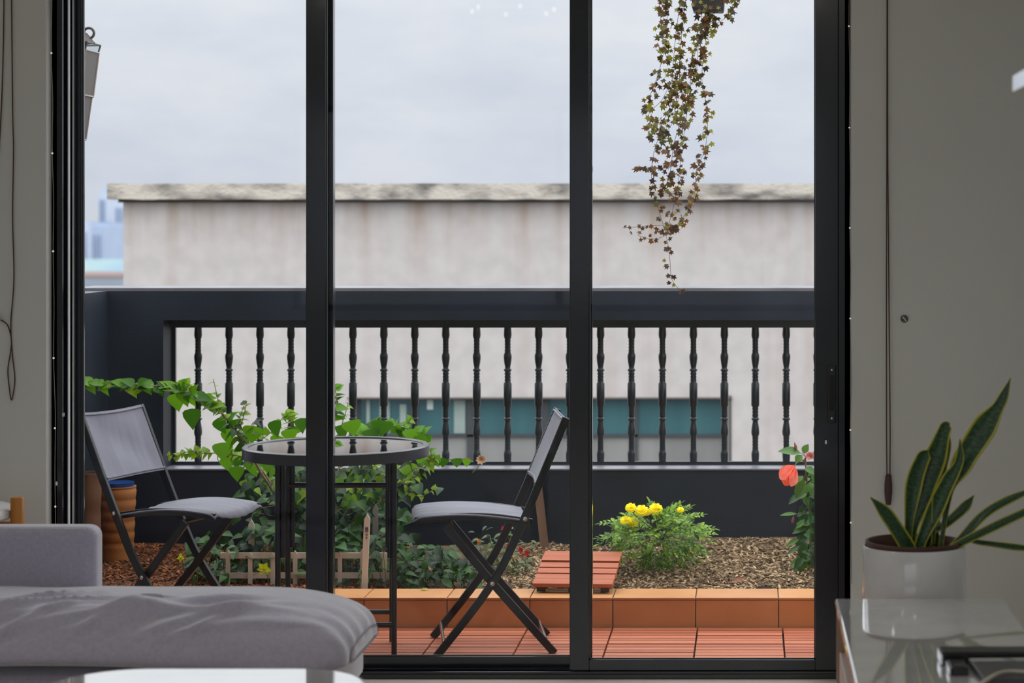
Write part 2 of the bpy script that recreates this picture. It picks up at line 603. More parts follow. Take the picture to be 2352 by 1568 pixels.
# recessed pull on the right stile
c = P(1910, 905, 7.118)
struct('door_handle', MB().box((c.x - .014, 7.111, c.z - .094), (c.x + .014, 7.119, c.z + .094)), mat('satin_black', (.017, .019, .022), .4), d3, bevel=.003)
struct('door_pull_slot', MB().box((c.x - .008, 7.109, c.z - .055), (c.x + .008, 7.1115, c.z + .062)), mat('matt_black', (.006, .006, .007), .6), d3, bevel=.002)
ps = MB()
for py in (849, 960):
    q = P(1910.5, py, 7.108)
    prof = [(.0036, 0), (.0036, .0015), (.002, .0025)]
    m_ = M4.Translation(q) @ M4.Rotation(radians(90), 4, 'X')
    t_ = MB().lathe(prof, n=12)
    ps.add([m_ @ V(v) for v in t_.v], t_.f)
struct('door_handle_screw', ps, CHROME, d3)

# ---- balcony
DX0, DX1, KY = -2.688, 1.55, 8.01
struct('floor_balcony', MB().box((DX0 - .15, 7.275, -.16), (DX1 + .15, 9.25, -.030)), DARKGAP, label='dark slab under the balcony decking', cat='floor')
dk = MB()
ph, gap = .312, .0065
rowy = 8.004
for r in range(3):
    yb = rowy - r * ph
    for k in range(-8, 7):
        xa = -.505 + k * ph
        xb = xa + ph - gap
        xa, xb = max(xa, DX0 + .002), min(xb, DX1)
        if xb - xa < .02:
            continue
        for q in range(6):
            y1 = yb - q * (ph - gap) / 6 - .0022
            y0 = y1 - (ph - gap) / 6 + .0072
            if y0 < 7.277:
                continue
            dz = R.uniform(-.0012, .0)
            dk.box((xa, y0, -.024), (xb, y1, dz))
struct('floor_decking', dk, DECK, label='orange brown slatted wood decking of the balcony', cat='decking')
# kerb of the planter: terracotta tiles over a dark core
KZ = .109
struct('trim_2', MB().box((DX0, KY + .003, -.03), (DX1, 8.205, KZ - .006)), GROUT, label='terracotta tiled kerb of the planting bed', cat='kerb')
kt = MB()
for k in range(-8, 8):
    xa, xb = -.509 + k * .305 + .002, -.509 + (k + 1) * .305 - .002
    xa, xb = max(xa, DX0 + .001), min(xb, DX1)
    if xb < xa + .01:
        continue
    kt.box((xa, KY, -.024), (xb, KY + .009, KZ - .010))
    kt.box((xa, KY - .002, KZ - .008), (xb, 8.207, KZ))
struct('kerb_tile', kt, TERRA, bpy.data.objects['trim_2'], bevel=.0015)

# parapet with a barred opening
PY, PT, PZ = 9.10, .16, 1.2024
OX0, OX1, OZ0, OZ1 = -2.457, 1.22, .458, 1.080
pw = MB().box((DX0 - .16, PY, -.16), (OX0, PY + PT, PZ)).box((OX1, PY, -.16), (DX1 + .16, PY + PT, PZ))
pw.box((OX0, PY, -.16), (OX1, PY + PT, OZ0)).box((OX0, PY, OZ1), (OX1, PY + PT, PZ))
struct('wall_balcony', pw, PARAPET, label='charcoal painted balcony parapet with a long barred opening', cat='parapet')
cp = MB().box((DX0 - .16, PY - .0, PZ), (DX1 + .16, PY + .36, PZ + .012))
struct('trim_3', cp, mat('grey_coping', (.20, .20, .22), .7, (.13, .13, .15), 5), label='grey coping along the top of the balcony parapet', cat='coping')
struct('trim_4', MB().box((OX0, PY - .004, OZ0 - .004), (OX1, PY + .145, OZ0 + .002)), mat('grey_sill', (.24, .24, .28), .4, (.16, .16, .19), 6), label='grey painted sill under the balusters', cat='sill')
struct('wall_balcony_left', MB().box((DX0 - .16, 8.30, -.16), (DX0, PY, PZ)).box((DX0 - .16, 7.30, -.16), (DX0, 8.30, 2.6)), PARAPET, label='charcoal painted side parapet at the left end of the balcony', cat='parapet')
struct('wall_balcony_right', MB().box((DX1, 7.30, -.16), (DX1 + .16, PY, PZ)), PARAPET, label='charcoal painted side parapet at the right end of the balcony', cat='parapet')
struct('trim_5', MB().box((-2.75, 8.27, 2.66), (1.6, 8.33, 2.72)).box((-2.75, 7.30, 2.60), (-2.69, 8.33, 2.66)).box((1.54, 7.30, 2.60), (1.60, 8.33, 2.66)), FRAME, label='thin black rail above the balcony that carries the hanging planter', cat='rail')

# ---- baluster railing: one thing, every baluster a part
rail = thing('balcony_railing', 'black balustrade of turned balusters set in the parapet opening', 'railing', (-.6, 9.25, OZ0))
bt = 1.49 - 242 / 5000 * 9.25
bb = 1.49 - 549 / 5000 * 9.25
at0(MB().box((OX0 + .002, 9.235, bt), (OX1 - .002, 9.257, OZ1 - .002)).build('top_rail', BALUSTER, rail))
at0(MB().box((OX0 + .002, 9.236, OZ0 + .003), (OX1 - .002, 9.258, bb)).build('bottom_rail', BALUSTER, rail))
at0(MB().box((OX0 + .002, 9.237, bb), (OX0 + .014, 9.256, bt)).build('end_post', BALUSTER, rail))
half = [(.0150, 0), (.0158, .02), (.0168, .055), (.0150, .075), (.0118, .088), (.0135, .10), (.0112, .112), (.0135, .124), (.0112, .136), (.0135, .148),
        (.0112, .160), (.0138, .172), (.0120, .182), (.0168, .205), (.0172, .225), (.0150, .26), (.0116, .292), (.0114, .305), (.0168, .315), (.0168, .321), (.0116, .330),
        (.0138, .345), (.0112, .357), (.0138, .369), (.0112, .381), (.0138, .393), (.0120, .405), (.0172, .418), (.0172, .50)]
prof = [(r, t) for r, t in half] + [(r, 1 - t) for r, t in reversed(half[:-1])]
prof = [(r, bb + t * (bt - bb)) for r, t in prof]
b0 = None
for k in range(28):
    x = (455 - VX) / 5000 * 9.247 + k * .1315
    if x > OX1 - .05:
        break
    if b0 is None:
        b0 = MB().lathe(prof, n=14).build('baluster', BALUSTER, rail, smooth=True)
        o = b0
    else:
        o = b0.copy()
        COL.objects.link(o)
    o.location = V((x, 9.247, 0)) - V(rail.location)

# ---- soil of the bed
def soil_z(x, y):
    t = (y - 8.2) / .9
    z = .085 + .055 * max(0, min(1, t)) + .022 * mnoise.noise(V((x * 2.3, y * 2.6, 3.1))) + .008 * mnoise.noise(V((x * 11, y * 11, 1)))
    if x > -.55:
        z += .025 * max(0, min(1, t * 1.6))
    return z


def soil(name, x0, x1, m, label):
    nx = int((x1 - x0) / .02)
    mb = MB()
    mb.grid(lambda u, v: V((x0 + (x1 - x0) * u, 8.203 + .896 * v, soil_z(x0 + (x1 - x0) * u, 8.203 + .896 * v))), nx, 45, thick=.10, tdir=(0, 0, -1))
    o = mb.build(name, m, smooth=True)
    return tag(o, label, 'soil', kind='stuff')


soil('mulch_soil', DX0 + .002, -1.35, SOIL_R, 'reddish brown mulch around the tall terracotta pot')
soil('wood_chip_soil', -1.35, DX1 - .002, SOIL_T, 'tan wood chip bed under the marigold and hibiscus')


def chips(name, x0, x1, n, m, label):
    mb = MB()
    for i in range(n):
        x, y = R.uniform(x0, x1), R.uniform(8.215, 9.07)
        z = soil_z(x, y) + R.uniform(.0, .006)
        l, w = R.uniform(.004, .013), R.uniform(.002, .0048)
        mt = M4.Translation((x, y, z)) @ M4.Rotation(R.uniform(0, 6.3), 4, 'Z') @ M4.Rotation(R.uniform(-.6, .6), 4, 'Y') @ M4.Rotation(R.uniform(-.5, .5), 4, 'X')
        mb.box((-l, -w, -.001), (l, w, .0012), mt)
    return tag(mb.build(name, m), label, 'mulch', kind='stuff')


chips('wood_chips', -1.05, .5, 9000, CHIP_T, 'loose tan wood chips scattered over the bed by the marigold')
chips('bark_chips', -2.66, -1.3, 4500, CHIP_R, 'loose red bark chips scattered over the bed by the terracotta pot')

# ================================================================== NEIGHBOURING BUILDING AND CITY
BY = 15.5
s = BY / F
bld = thing('building', 'beige rendered building with a stained concrete cornice beyond the parapet', 'building', (0, BY, -6))
wx0, wx1 = P(283, 0, BY).x, 6.0
def bz(py): return P(0, py, BY).z
ax0, ax1, az0, az1 = P(815, 0, BY).x, P(1672, 0, BY).x, bz(1150), bz(912)
w = MB().box((wx0, BY, -6), (ax0, BY + 5, bz(440))).box((ax1, BY, -6), (wx1, BY + 6, bz(440)))
w.box((ax0, BY, az1), (ax1, BY + 6, bz(440))).box((ax0, BY, -6), (ax1, BY + 6, az0))
bm_ = MATS['rendered_wall']
t = bm_.node_tree
n, l = t.nodes.new, t.links.new
b = t.nodes['Principled BSDF']
tcn = n('ShaderNodeTexCoord')
mp1 = n('ShaderNodeMapping')
mp1.inputs['Scale'].default_value = (3.1, 3.1, .24)
l(tcn.outputs['Object'], mp1.inputs[0])
n1 = n('ShaderNodeTexNoise')
n1.inputs['Scale'].default_value = 1.7
n1.inputs['Detail'].default_value = 7
l(mp1.outputs[0], n1.inputs[0])
sx = n('ShaderNodeSeparateXYZ')
l(tcn.outputs['Object'], sx.inputs[0])
mr = n('ShaderNodeMapRange')
mr.inputs[1].default_value, mr.inputs[2].default_value = bz(640) + 6, bz(455) + 6
l(sx.outputs[2], mr.inputs[0])
pw_ = n('ShaderNodeMath')
pw_.operation = 'POWER'
pw_.inputs[1].default_value = 1.8
l(mr.outputs[0], pw_.inputs[0])
r1 = n('ShaderNodeValToRGB')
r1.color_ramp.elements[0].position, r1.color_ramp.elements[1].position = .38, .72
l(n1.outputs[0], r1.inputs[0])
mm = n('ShaderNodeMath')
mm.operation = 'MULTIPLY'
l(pw_.outputs[0], mm.inputs[0])
l(r1.outputs[0], mm.inputs[1])
r2 = n('ShaderNodeValToRGB')               # faint rusty runs all the way down
r2.color_ramp.elements[0].position, r2.color_ramp.elements[1].position = .52, .80
l(n1.outputs[0], r2.inputs[0])
m2 = n('ShaderNodeMath')
m2.operation = 'MULTIPLY_ADD'
m2.inputs[1].default_value = .38
l(r2.outputs[0], m2.inputs[0])
l(mm.outputs[0], m2.inputs[2])
mc = n('ShaderNodeMix')
mc.data_type = 'RGBA'
l(m2.outputs[0], mc.inputs[0])
old = b.inputs['Base Color'].links[0].from_socket
l(old, mc.inputs[6])
mc.inputs[7].default_value = (.34, .25, .185, 1)
l(mc.outputs[2], b.inputs['Base Color'])
def bpart(name, mb, m, par=bld, **k):
    o = mb.build(name, m, par, **k)
    o.location = -V(par.location) if par is bld else (0, 0, 0)
    return o
wall_o = w.build('facade', bm_, bld)
for v in wall_o.data.vertices:
    v.co.z += 6
    v.co.y -= BY
bpart('cornice', MB().grid(lambda u, v: V((P(255, 0, BY).x + (6.3 - P(255, 0, BY).x) * u, BY - .10, bz(458) + (bz(422) - bz(458)) * v)) + V((0, .0, .006 * mnoise.noise(V((u * 60, v * 3, 0))))), 160, 5, thick=6.4, tdir=(0, 1, 0)), CONC)
bpart('cornice_shadow_gap', MB().box((wx0 - .03, BY - .02, bz(465)), (6.0, BY, bz(457))), mat('grimy_band', (.14, .11, .085), .9, (.07, .055, .045), 3))  # dark brown strip right below the cornice
TEAL = mat('teal_glass', (.040, .135, .15), .12, (.030, .10, .118), 2.4, (3, 1, .2), spec=.7)
PALE = mat('pale_lower_pane', (.30, .30, .29), .25, (.20, .20, .19), 1.5, (2, 1, .3))
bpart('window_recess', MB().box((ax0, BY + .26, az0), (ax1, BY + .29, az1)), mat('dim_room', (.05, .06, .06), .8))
bpart('window_head', MB().box((ax0 - .05, BY - .02, bz(915)), (ax1 + .03, BY + .02, az1)), mat('window_head_grime', (.16, .13, .11), .9))  # dark brown strip over the window opening
xs = [815, 947, 1078, 1250, 1456, 1672]
for i in range(5):
    xa, xb = P(xs[i], 0, BY).x, P(xs[i + 1], 0, BY).x
    fz = MB()
    for a0, a1, z0, z1 in ((xa, xa + .026, az0, az1), (xb - .026, xb, az0, az1), (xa, xb, bz(1005), bz(999)), (xa, xb, az1 - .015, az1)):
        fz.box((a0, BY + .05, z0), (a1, BY + .10, z1))
    wf_ = bpart('window', fz, mat('dark_window_frame', (.05, .055, .06), .5))
    bpart('upper_pane', MB().box((xa + .026, BY + .072, bz(999)), (xb - .026, BY + .078, az1 - .015)), TEAL, wf_)
    bpart('lower_pane', MB().box((xa + .026, BY + .072, az0), (xb - .026, BY + .078, bz(1005))), PALE, wf_)
for px0, px1, m_, z0, z1 in ((868, 892, mat('pale_curtain', (.30, .37, .34), .6), 997, 920), (838, 846, MATS['pale_curtain'], 997, 920), (1040, 1066, MATS['pale_curtain'], 997, 920),  # pale green strips across the upper panes
                            (978, 992, mat('pale_blind', (.55, .62, .6), .6), 942, 920), (915, 930, MATS['pale_curtain'], 997, 930)):  # the short patch is an indoor lamp's glow painted pale
    bpart('curtain', MB().box((P(px0, 0, BY).x, BY + .060, bz(z0)), (P(px1, 0, BY).x, BY + .070, bz(z1))), m_)
bpart('corner_crack', MB().box((ax1 + .005, BY - .006, bz(1150)), (ax1 + .025, BY + .0, bz(908))), mat('dark_seam', (.10, .09, .085), .9))

CY = 300.0
HAZE_A = mat('hazy_tower', (.50, .56, .66), .9, (.46, .52, .63), .2)  # distance haze put into the skyline colours
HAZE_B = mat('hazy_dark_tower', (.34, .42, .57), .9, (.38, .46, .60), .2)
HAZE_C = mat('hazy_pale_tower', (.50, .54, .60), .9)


def tower(px0, px1, top, Y, m, crown, label):
    a, b_ = P(px0, top, Y), P(px1, top, Y)
    o = thing('tower', label, 'tower', ((a.x + b_.x) / 2, Y, -20), 0, 'hazy towers on the skyline')
    hw, h = (b_.x - a.x) / 2, a.z + 20
    MB().box((-hw, 0, 0), (hw, 14, h)).build('tower_shaft', m, o)
    MB().box((-hw * .75, 1, h), (hw * .75, 12, h + crown)).build('tower_crown', HAZE_B, o)
    fn = MB()
    k = 3 if px1 - px0 < 16 else 4
    for i in range(k):
        x = -hw + 2 * hw * (i + .3) / k
        fn.box((x, -.25, 0), (x + 2 * hw * .35 / k, 0, h - 1))
    fn.build('tower_window_band', HAZE_B, o)


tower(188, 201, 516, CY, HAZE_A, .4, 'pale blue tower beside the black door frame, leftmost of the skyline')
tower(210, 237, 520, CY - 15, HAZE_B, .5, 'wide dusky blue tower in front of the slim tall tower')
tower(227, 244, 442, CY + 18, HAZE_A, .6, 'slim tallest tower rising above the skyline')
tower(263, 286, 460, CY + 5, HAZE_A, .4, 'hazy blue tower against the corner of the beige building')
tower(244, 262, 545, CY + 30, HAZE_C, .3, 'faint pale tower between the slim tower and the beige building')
CY2 = 160.0
def cz(py): return P(0, py, CY2).z
low = thing('low_building', 'low white building with rows of windows below the distant towers', 'building', (P(200, 0, CY2).x, CY2, -20))
lx0, lx1 = P(60, 0, CY2).x, P(300, 0, CY2).x
def lpart(name, mb, m, par=low):
    o = mb.build(name, m, par)
    o.location = -V(low.location) if par is low else (0, 0, 0)
    return o
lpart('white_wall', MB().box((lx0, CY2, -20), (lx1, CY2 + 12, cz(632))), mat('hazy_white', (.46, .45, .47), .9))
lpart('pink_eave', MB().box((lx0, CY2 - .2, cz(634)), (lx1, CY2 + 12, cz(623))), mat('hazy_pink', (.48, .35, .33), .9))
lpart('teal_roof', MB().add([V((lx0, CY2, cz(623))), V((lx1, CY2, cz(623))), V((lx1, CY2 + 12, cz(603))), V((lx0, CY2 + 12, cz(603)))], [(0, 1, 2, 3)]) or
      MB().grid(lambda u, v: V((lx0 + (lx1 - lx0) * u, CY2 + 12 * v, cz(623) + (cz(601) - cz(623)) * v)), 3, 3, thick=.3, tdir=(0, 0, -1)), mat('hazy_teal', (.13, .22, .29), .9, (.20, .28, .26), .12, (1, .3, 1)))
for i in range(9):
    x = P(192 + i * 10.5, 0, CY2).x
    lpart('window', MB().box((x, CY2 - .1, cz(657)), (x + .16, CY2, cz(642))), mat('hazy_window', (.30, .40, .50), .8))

# ================================================================== BALCONY FURNITURE
def make_chair(label, loc, rz):
    t = thing('folding_chair', label, 'chair', loc, rz, 'folding garden chairs')
    A = [(.194, 0), (0, .25), (-.112, .475), (-.254, .815)]
    B = [(-.216, 0), (0, .25), (.158, .448)]
    ya, yb = .190, .168
    def p3(q, y): return V((q[0], y, q[1]))
    for sg in (-1, 1):
        pa = path([p3(q, sg * ya) for q in A], 5)
        MB().bar(pa, .027, .016, (0, 1, 0)).build('leg', STEEL_C, t, bevel=.003)
        MB().bar([p3(q, sg * yb) for q in B], .027, .016, (0, 1, 0)).build('leg', STEEL_C, t, bevel=.003)
        rl = path([V((-.140, sg * .150, .452)), V((0, sg * .150, .474)), V((.14, sg * .150, .477)), V((.262, sg * .150, .466))], 4)
        MB().bar(rl, .024, .014, (0, 1, 0)).build('seat_rail', STEEL_C, t, bevel=.003)
        m_ = M4.Translation((0, sg * (ya + .008), .25)) @ M4.Rotation(-sg * pi / 2, 4, 'X')
        g = MB().lathe([(.008, -.002), (.008, .003), (.004, .006)], n=12)
        rb = MB()
        rb.add([m_ @ V(v) for v in g.v], g.f)
        rb.build('pivot_bolt', CHROME, t, smooth=True)
        m_ = M4.Translation((-.112, sg * (ya + .008), .470)) @ M4.Rotation(-sg * pi / 2, 4, 'X')
        rb = MB()
        rb.add([m_ @ V(v) for v in g.v], g.f)
        rb.build('seat_bolt', CHROME, t, smooth=True)
    bar_ = MB().tube([(.165, -ya, .05), (.165, ya, .05)], .0065, 10)
    bar_.build('cross_bar', CHROME, t, smooth=True)
    MB().tube([(-.185, -yb, .05), (-.185, yb, .05)], .0065, 10).build('cross_bar', CHROME, t, smooth=True)
    MB().tube([(.140, -yb, .445), (.140, yb, .445)], .008, 10).build('support_bar', STEEL_C, t, smooth=True)
    # slung fabrics
    def seat(u, v):
        x = -.118 + .385 * u
        sy = (v - .5) * 2
        z = .460 + .024 * sin(pi * min(1, u * .85)) + .006 * u - .012 * (1 - sy * sy) * (1 + .4 * u) + .0012 * sin(v * 40 + u * 5) - .012 * max(0, abs(sy) - .9) / .1
        if u > .93:
            z -= .012 * ((u - .93) / .07) ** 2 * (1 + .7 * (1 - sy * sy))
        return V((x + .01 * (1 - sy * sy) * (u - .5), sy * .162, z + .010))
    MB().grid(seat, 26, 30, thick=.004, tdir=(0, 0, -1)).build('seat', FABRIC_C, t, smooth=True)
    a0, a1 = V((-.112, 0, .475)), V((-.254, 0, .815))
    dirA = (a1 - a0).normalized()
    nrm = V((dirA.z, 0, -dirA.x))
    def back(u, v):
        q = a0 + (a1 - a0) * (.30 + .70 * u)
        sy = (v - .5) * 2
        sag = -.020 * (1 - sy * sy) * (.5 + .5 * sin(pi * u)) + .0022 * sin(u * 9 + sy * 3) * (1 - sy * sy)
        return q + nrm * (.010 + sag) + V((0, sy * (.186 - .006 * sin(pi * u)), 0)) - dirA * .004 * (1 - sy * sy) * (1 if u > .5 else -1) * abs(u - .5) * 2
    MB().grid(back, 26, 26, thick=.004, tdir=-nrm).build('backrest', FABRIC_C, t, smooth=True)
    tb_ = a0 + (a1 - a0) * .93 - nrm * .012
    MB().tube([tb_ + V((0, -ya, 0)), tb_ + V((0, ya, 0))], .007, 10).build('top_bar', STEEL_C, t, smooth=True)
    for u in (.035, .965):
        MB().tube([back(u, k / 16) + nrm * .002 for k in range(17)], .0035, 6).build('backrest_hem', FABRIC_C, t, smooth=True)
    return t


make_chair('grey sling folding chair facing the table, beside the tall terracotta pot', (-2.069, 7.785, 0), radians(-16.8))
make_chair('grey sling folding chair in front of the loose wooden tile', (-.920, 7.66, 0), radians(180 + 9.5))

tb = thing('bistro_table', 'round black bistro table with a glass top between the two folding chairs', 'table', (-1.450, 7.61, 0))
rr, zt = .321, .712
MB().lathe([(rr - .020, zt - .040), (rr, zt - .040), (rr + .001, zt - .004), (rr - .004, zt), (rr - .018, zt), (rr - .022, zt - .004), (rr - .020, zt - .040)], n=72, caps=False).build('table_rim', mat('grey_steel_rim', (.055, .058, .070), .3), tb, smooth=True)
MB().lathe([(rr - .021, zt - .012), (rr - .021, zt - .005)], n=72).build('glass_top', GLASS_T, tb, smooth=True)
MB().lathe([(rr - .021, zt - .022), (rr - .021, zt - .016)], n=72).build('under_plate', mat('dark_tabletop_back', (.03, .03, .032), .5), tb)
for sx_, sy_, x in ((-1, -1, -.178), (1, -1, .222), (-1, 1, -.196), (1, 1, .174)):
    y = -.12 if sy_ < 0 else .128
    lg = MB().tube([(x, y, 0), (x, y, zt - .035)], .0095, 12)
    lo = lg.build('leg', STEEL_C, tb, smooth=True)
    if True:
        MB().tube([(x + .016 * (1 if sx_ < 0 else -1), y + .004, .335), (x + .016 * (1 if sx_ < 0 else -1), y + .004, zt - .04)], .008, 10).build('leg_brace', STEEL_C, lo, smooth=True)
for y, x0, x1 in ((-.12, -.178, .222), (.128, -.196, .174)):
    MB().tube([(x0, y, .105), (x1, y, .105)], .009, 10).build('cross_bar', STEEL_C, tb, smooth=True)
    if y > 0:
        MB().tube([(x0, y, .555), (x1, y, .555)], .010, 10).build('cross_bar', STEEL_C, tb, smooth=True)
    MB().box((-.25, y - .012, zt - .040), (.25, y + .012, zt - .022)).build('support_rail', STEEL_C, tb)

# pots
def ribbed_pot(px, py0, py1, Y, r, m, label, ribs, name='terracotta_pot'):
    a = P(px, py0, Y)
    z0 = soil_z(a.x, Y) - .006
    h = a.z - z0
    t = thing(name, label, 'pot', (a.x, Y, z0))
    pr = [(r * .80, 0), (r * .84, h * .10)]
    for k in range(ribs):
        z = h * (.12 + .86 * k / ribs)
        dz = h * .86 / ribs
        rr_ = r * (.86 + .14 * k / ribs)
        pr += [(rr_ * .97, z), (rr_ * 1.015, z + dz * .35), (rr_ * 1.03, z + dz * .7), (rr_ * .985, z + dz * .97)]
    pr += [(r, h * .985), (r, h), (r * .9, h), (r * .88, h * .86)]
    MB().lathe(pr, n=40).build('pot_body', m, t, smooth=True)
    return t, h


t, h = ribbed_pot(270, 1116, 1280, 8.84, .074, POT, 'tall ribbed terracotta pot standing on red mulch behind the left chair', 6)
MB().lathe([(.060, h - .02), (.0665, h + .010), (.0665, h + .016), (.05, h + .013)], n=36).build('blue_liner', BLUE, t, smooth=True)
bpy.data.objects['blue_liner']['label'] = 'blue plastic liner rim'
ribbed_pot(203, 1085, 1290, 8.42, .050, POT_D, 'dark brown pot in the corner by the door frame, left of the terracotta pot', 3, 'brown_pot')

# loose slatted tile on the kerb
c0 = V(((1315 - VX) / F * 8.1, 8.10, .122))
lt = thing('wooden_deck_tile', 'loose slatted wooden tile leaning on the terracotta kerb behind the right chair', 'deck tile', c0, radians(-4))
ml = M4.Rotation(radians(15.5), 4, 'X')
for q in range(6):
    MB().box((-.150, .0 + q * .052, .006 + (.004 if q in (0, 4) else 0)), (.150, .043 + q * .052, .021 + (.004 if q in (0, 4) else 0)), ml).build('slat', DECK, lt, bevel=.001)
bk = MB()
for x in (-.12, 0, .12):
    bk.box((x - .016, .004, -.010), (x + .016, .300, .0065), ml)
bk.build('tile_base', BLACK_PL, lt)

# picket fence in the bed
pf = thing('picket_fence', 'miniature weathered picket fence among the low plants in the bed', 'fence', (-1.85, 8.34, .09))
FY = 8.34
for k in range(8):
    px = 523 + k * 51.5
    x = (px - VX) / F * FY
    h = R.uniform(.0, .012)
    zt_ = P(0, 1243 + (k % 3) * 3, FY).z + h - .05
    vs = MB()
    z0 = .07
    vs.add([(x - .008, FY, z0), (x + .008, FY, z0), (x + .008, FY, zt_), (x, FY, zt_ + .012), (x - .008, FY, zt_),
            (x - .008, FY + .005, z0), (x + .008, FY + .005, z0), (x + .008, FY + .005, zt_), (x, FY + .005, zt_ + .012), (x - .008, FY + .005, zt_)],
           [(0, 1, 2, 3, 4), (9, 8, 7, 6, 5), (0, 5, 6, 1), (1, 6, 7, 2), (2, 7, 8, 3), (3, 8, 9, 4), (4, 9, 5, 0)])
    at0(vs.build('picket', PICKET, pf))
for py in (1276, 1322):
    z = P(0, py, FY).z
    at0(MB().box(((505 - VX) / F * FY, FY + .0055, z - .011), ((905 - VX) / F * FY, FY + .011, z + .011)).build('fence_rail', PICKET, pf))

# plant markers
def stake(px, top, bot, Y, w, m, label, ink=True, lean=0):
    a, b = P(px, top, Y), P(px, bot, Y)
    zb = soil_z(a.x, Y) - .02
    t = thing('plant_marker', label, 'plant marker', (a.x - lean, Y, zb), 0, 'wooden plant markers in the bed')
    h = a.z - zb
    w2 = w / 2
    mb = MB()
    def q(x, y, z): return (x + lean * z / h, y, z)
    mb.add([q(-w2, 0, 0), q(w2, 0, 0), q(w2, 0, h - .02), q(0, 0, h), q(-w2, 0, h - .02), q(-w2, .006, 0), q(w2, .006, 0), q(w2, .006, h - .02), q(0, .006, h), q(-w2, .006, h - .02)],
           [(0, 1, 2, 3, 4), (9, 8, 7, 6, 5), (0, 5, 6, 1), (1, 6, 7, 2), (2, 7, 8, 3), (3, 8, 9, 4), (4, 9, 5, 0)])
    mb.build('marker_blade', m, t)
    if ink:
        k = MB()
        u = .00165
        z0 = h - (1211 - top) * Y / F
        def st(x, z, dx, dz, th=.0012):      # one brush stroke
            x += lean * (z0 / h)
            k.bar([(x, -.0008, z0 + z), (x + dx, -.0008, z0 + z + dz)], th, .0012, (0, 1, 0))
        for dz in (0, -.0040, -.0085, -.0125, -.0165):
            st(-.0052, dz, .0104, 0)
        for dx in (-.0046, -.0012, .0022, .0050):
            st(dx, 0, 0, -.0085 if dx in (-.0012, .0022) else -.0165)
        st(-.004, -.0265, .0075, 0)
        st(-.001, -.0235, -.0018, -.0075)
        st(.0005, -.0265, .003, -.0045)
        st(-.005, -.039, .0085, .0006)
        st(.0008, -.0355, -.0010, -.0095)
        k.build('marker_writing', INK, t)
    return t


stake(843.5, 1180, 1340, 8.26, .0225, STAKE, 'pale wooden plant marker with dark writing in front of the picket fence', lean=.013)
stake(862, 1157, 1330, 8.48, .021, STAKE_G, 'grey pointed plant marker behind the written one', ink=False)
stake(577, 1192, 1330, 8.40, .022, PICKET, 'weathered plant marker under the seat of the left chair', ink=False)

# brown bar modelled to imitate a room reflection in the door glass
tl = tag(MB().bar([V((P(1256, 1283, 9.04).x, 8.98, .12)), V((P(1232, 1085, 9.08).x, 9.085, P(1232, 1085, 9.08).z))], .034, .016, (0, 1, 0)).build('timber_stake', mat('old_timber', (.16, .085, .05), .8, (.10, .05, .03), 10, (1, 1, .2))),
         'brown timber stake leaning on the parapet behind the loose wooden tile', 'stake')

# ================================================================== PLANTS
def leafy(mb, pth, n, ln, w, rnd, spread=1.0, shape=None, up=(0, -.35, 1), start=.0, droop=(.15, .6), hang=0.0):
    """Leaves set alternately along a path."""
    for i in range(n):
        t = start + (1 - start) * (i + rnd.random() * .6) / n
        k = min(len(pth) - 2, int(t * (len(pth) - 1)))
        p = pth[k].lerp(pth[k + 1], t * (len(pth) - 1) - k)
        d = (pth[k + 1] - pth[k]).normalized()
        side = d.cross(V((0, -1, .4))).normalized() * (1 if i % 2 else -1)
        dd = (d * .45 + side * spread + rv(.35, rnd) + V((0, 0, -hang))).normalized()
        u = V(up) + rv(.55, rnd)
        s_ = rnd.uniform(.7, 1.15) * (1 - .45 * t if n > 5 else 1)
        mb.leaf(p, dd, u, ln * s_, w * s_, shape, rnd.uniform(.1, .4), rnd.uniform(*droop))


def pp(lst, Y):
    """Pixel polyline to world, Y may be one depth or (first, last)."""
    y0, y1 = Y if isinstance(Y, tuple) else (Y, Y)
    n_ = len(lst)
    return [P(a, b, y0 + (y1 - y0) * i / max(1, n_ - 1)) for i, (a, b) in enumerate(lst)]


# ---- big climbing shrub behind the table
rnd = random.Random(21)
base = P(700, 1300, 8.62)
shrub = thing('climbing_shrub', 'tall sprawling shrub with bright heart shaped leaves behind the bistro table', 'shrub', (base.x, 8.62, soil_z(base.x, 8.62)))
stems, foli, dense, young = MB(), MB(), MB(), MB()
trunks = [([(700, 1318), (655, 1180), (600, 1085), (560, 1020), (510, 950), (440, 905), (380, 888), (290, 882), (192, 880)], (8.62, 8.50), .006),
          ([(705, 1318), (745, 1200), (770, 1120), (790, 1040), (840, 990), (905, 978), (985, 1000)], (8.65, 8.85), .006),
          ([(710, 1318), (790, 1215), (870, 1150), (930, 1110), (985, 1065), (1003, 1045)], (8.6, 8.5), .0055),
          ([(695, 1318), (640, 1160), (610, 1090), (560, 1050), (480, 1040), (384, 1046)], (8.6, 8.75), .005),
          ([(700, 1318), (690, 1150), (680, 1040), (665, 960), (660, 945)], (8.66, 8.80), .005),
          ([(712, 1318), (740, 1150), (760, 1000), (772, 930), (770, 885)], (8.7, 8.82), .005)]
tp = []
for lst, Y, r in trunks:
    q = path(pp(lst, Y), 5)
    q[0].z = soil_z(q[0].x, q[0].y) - .01
    tp.append(q)
    stems.tube(q, [r * (1 - .75 * i / len(q)) for i in range(len(q))], 7)
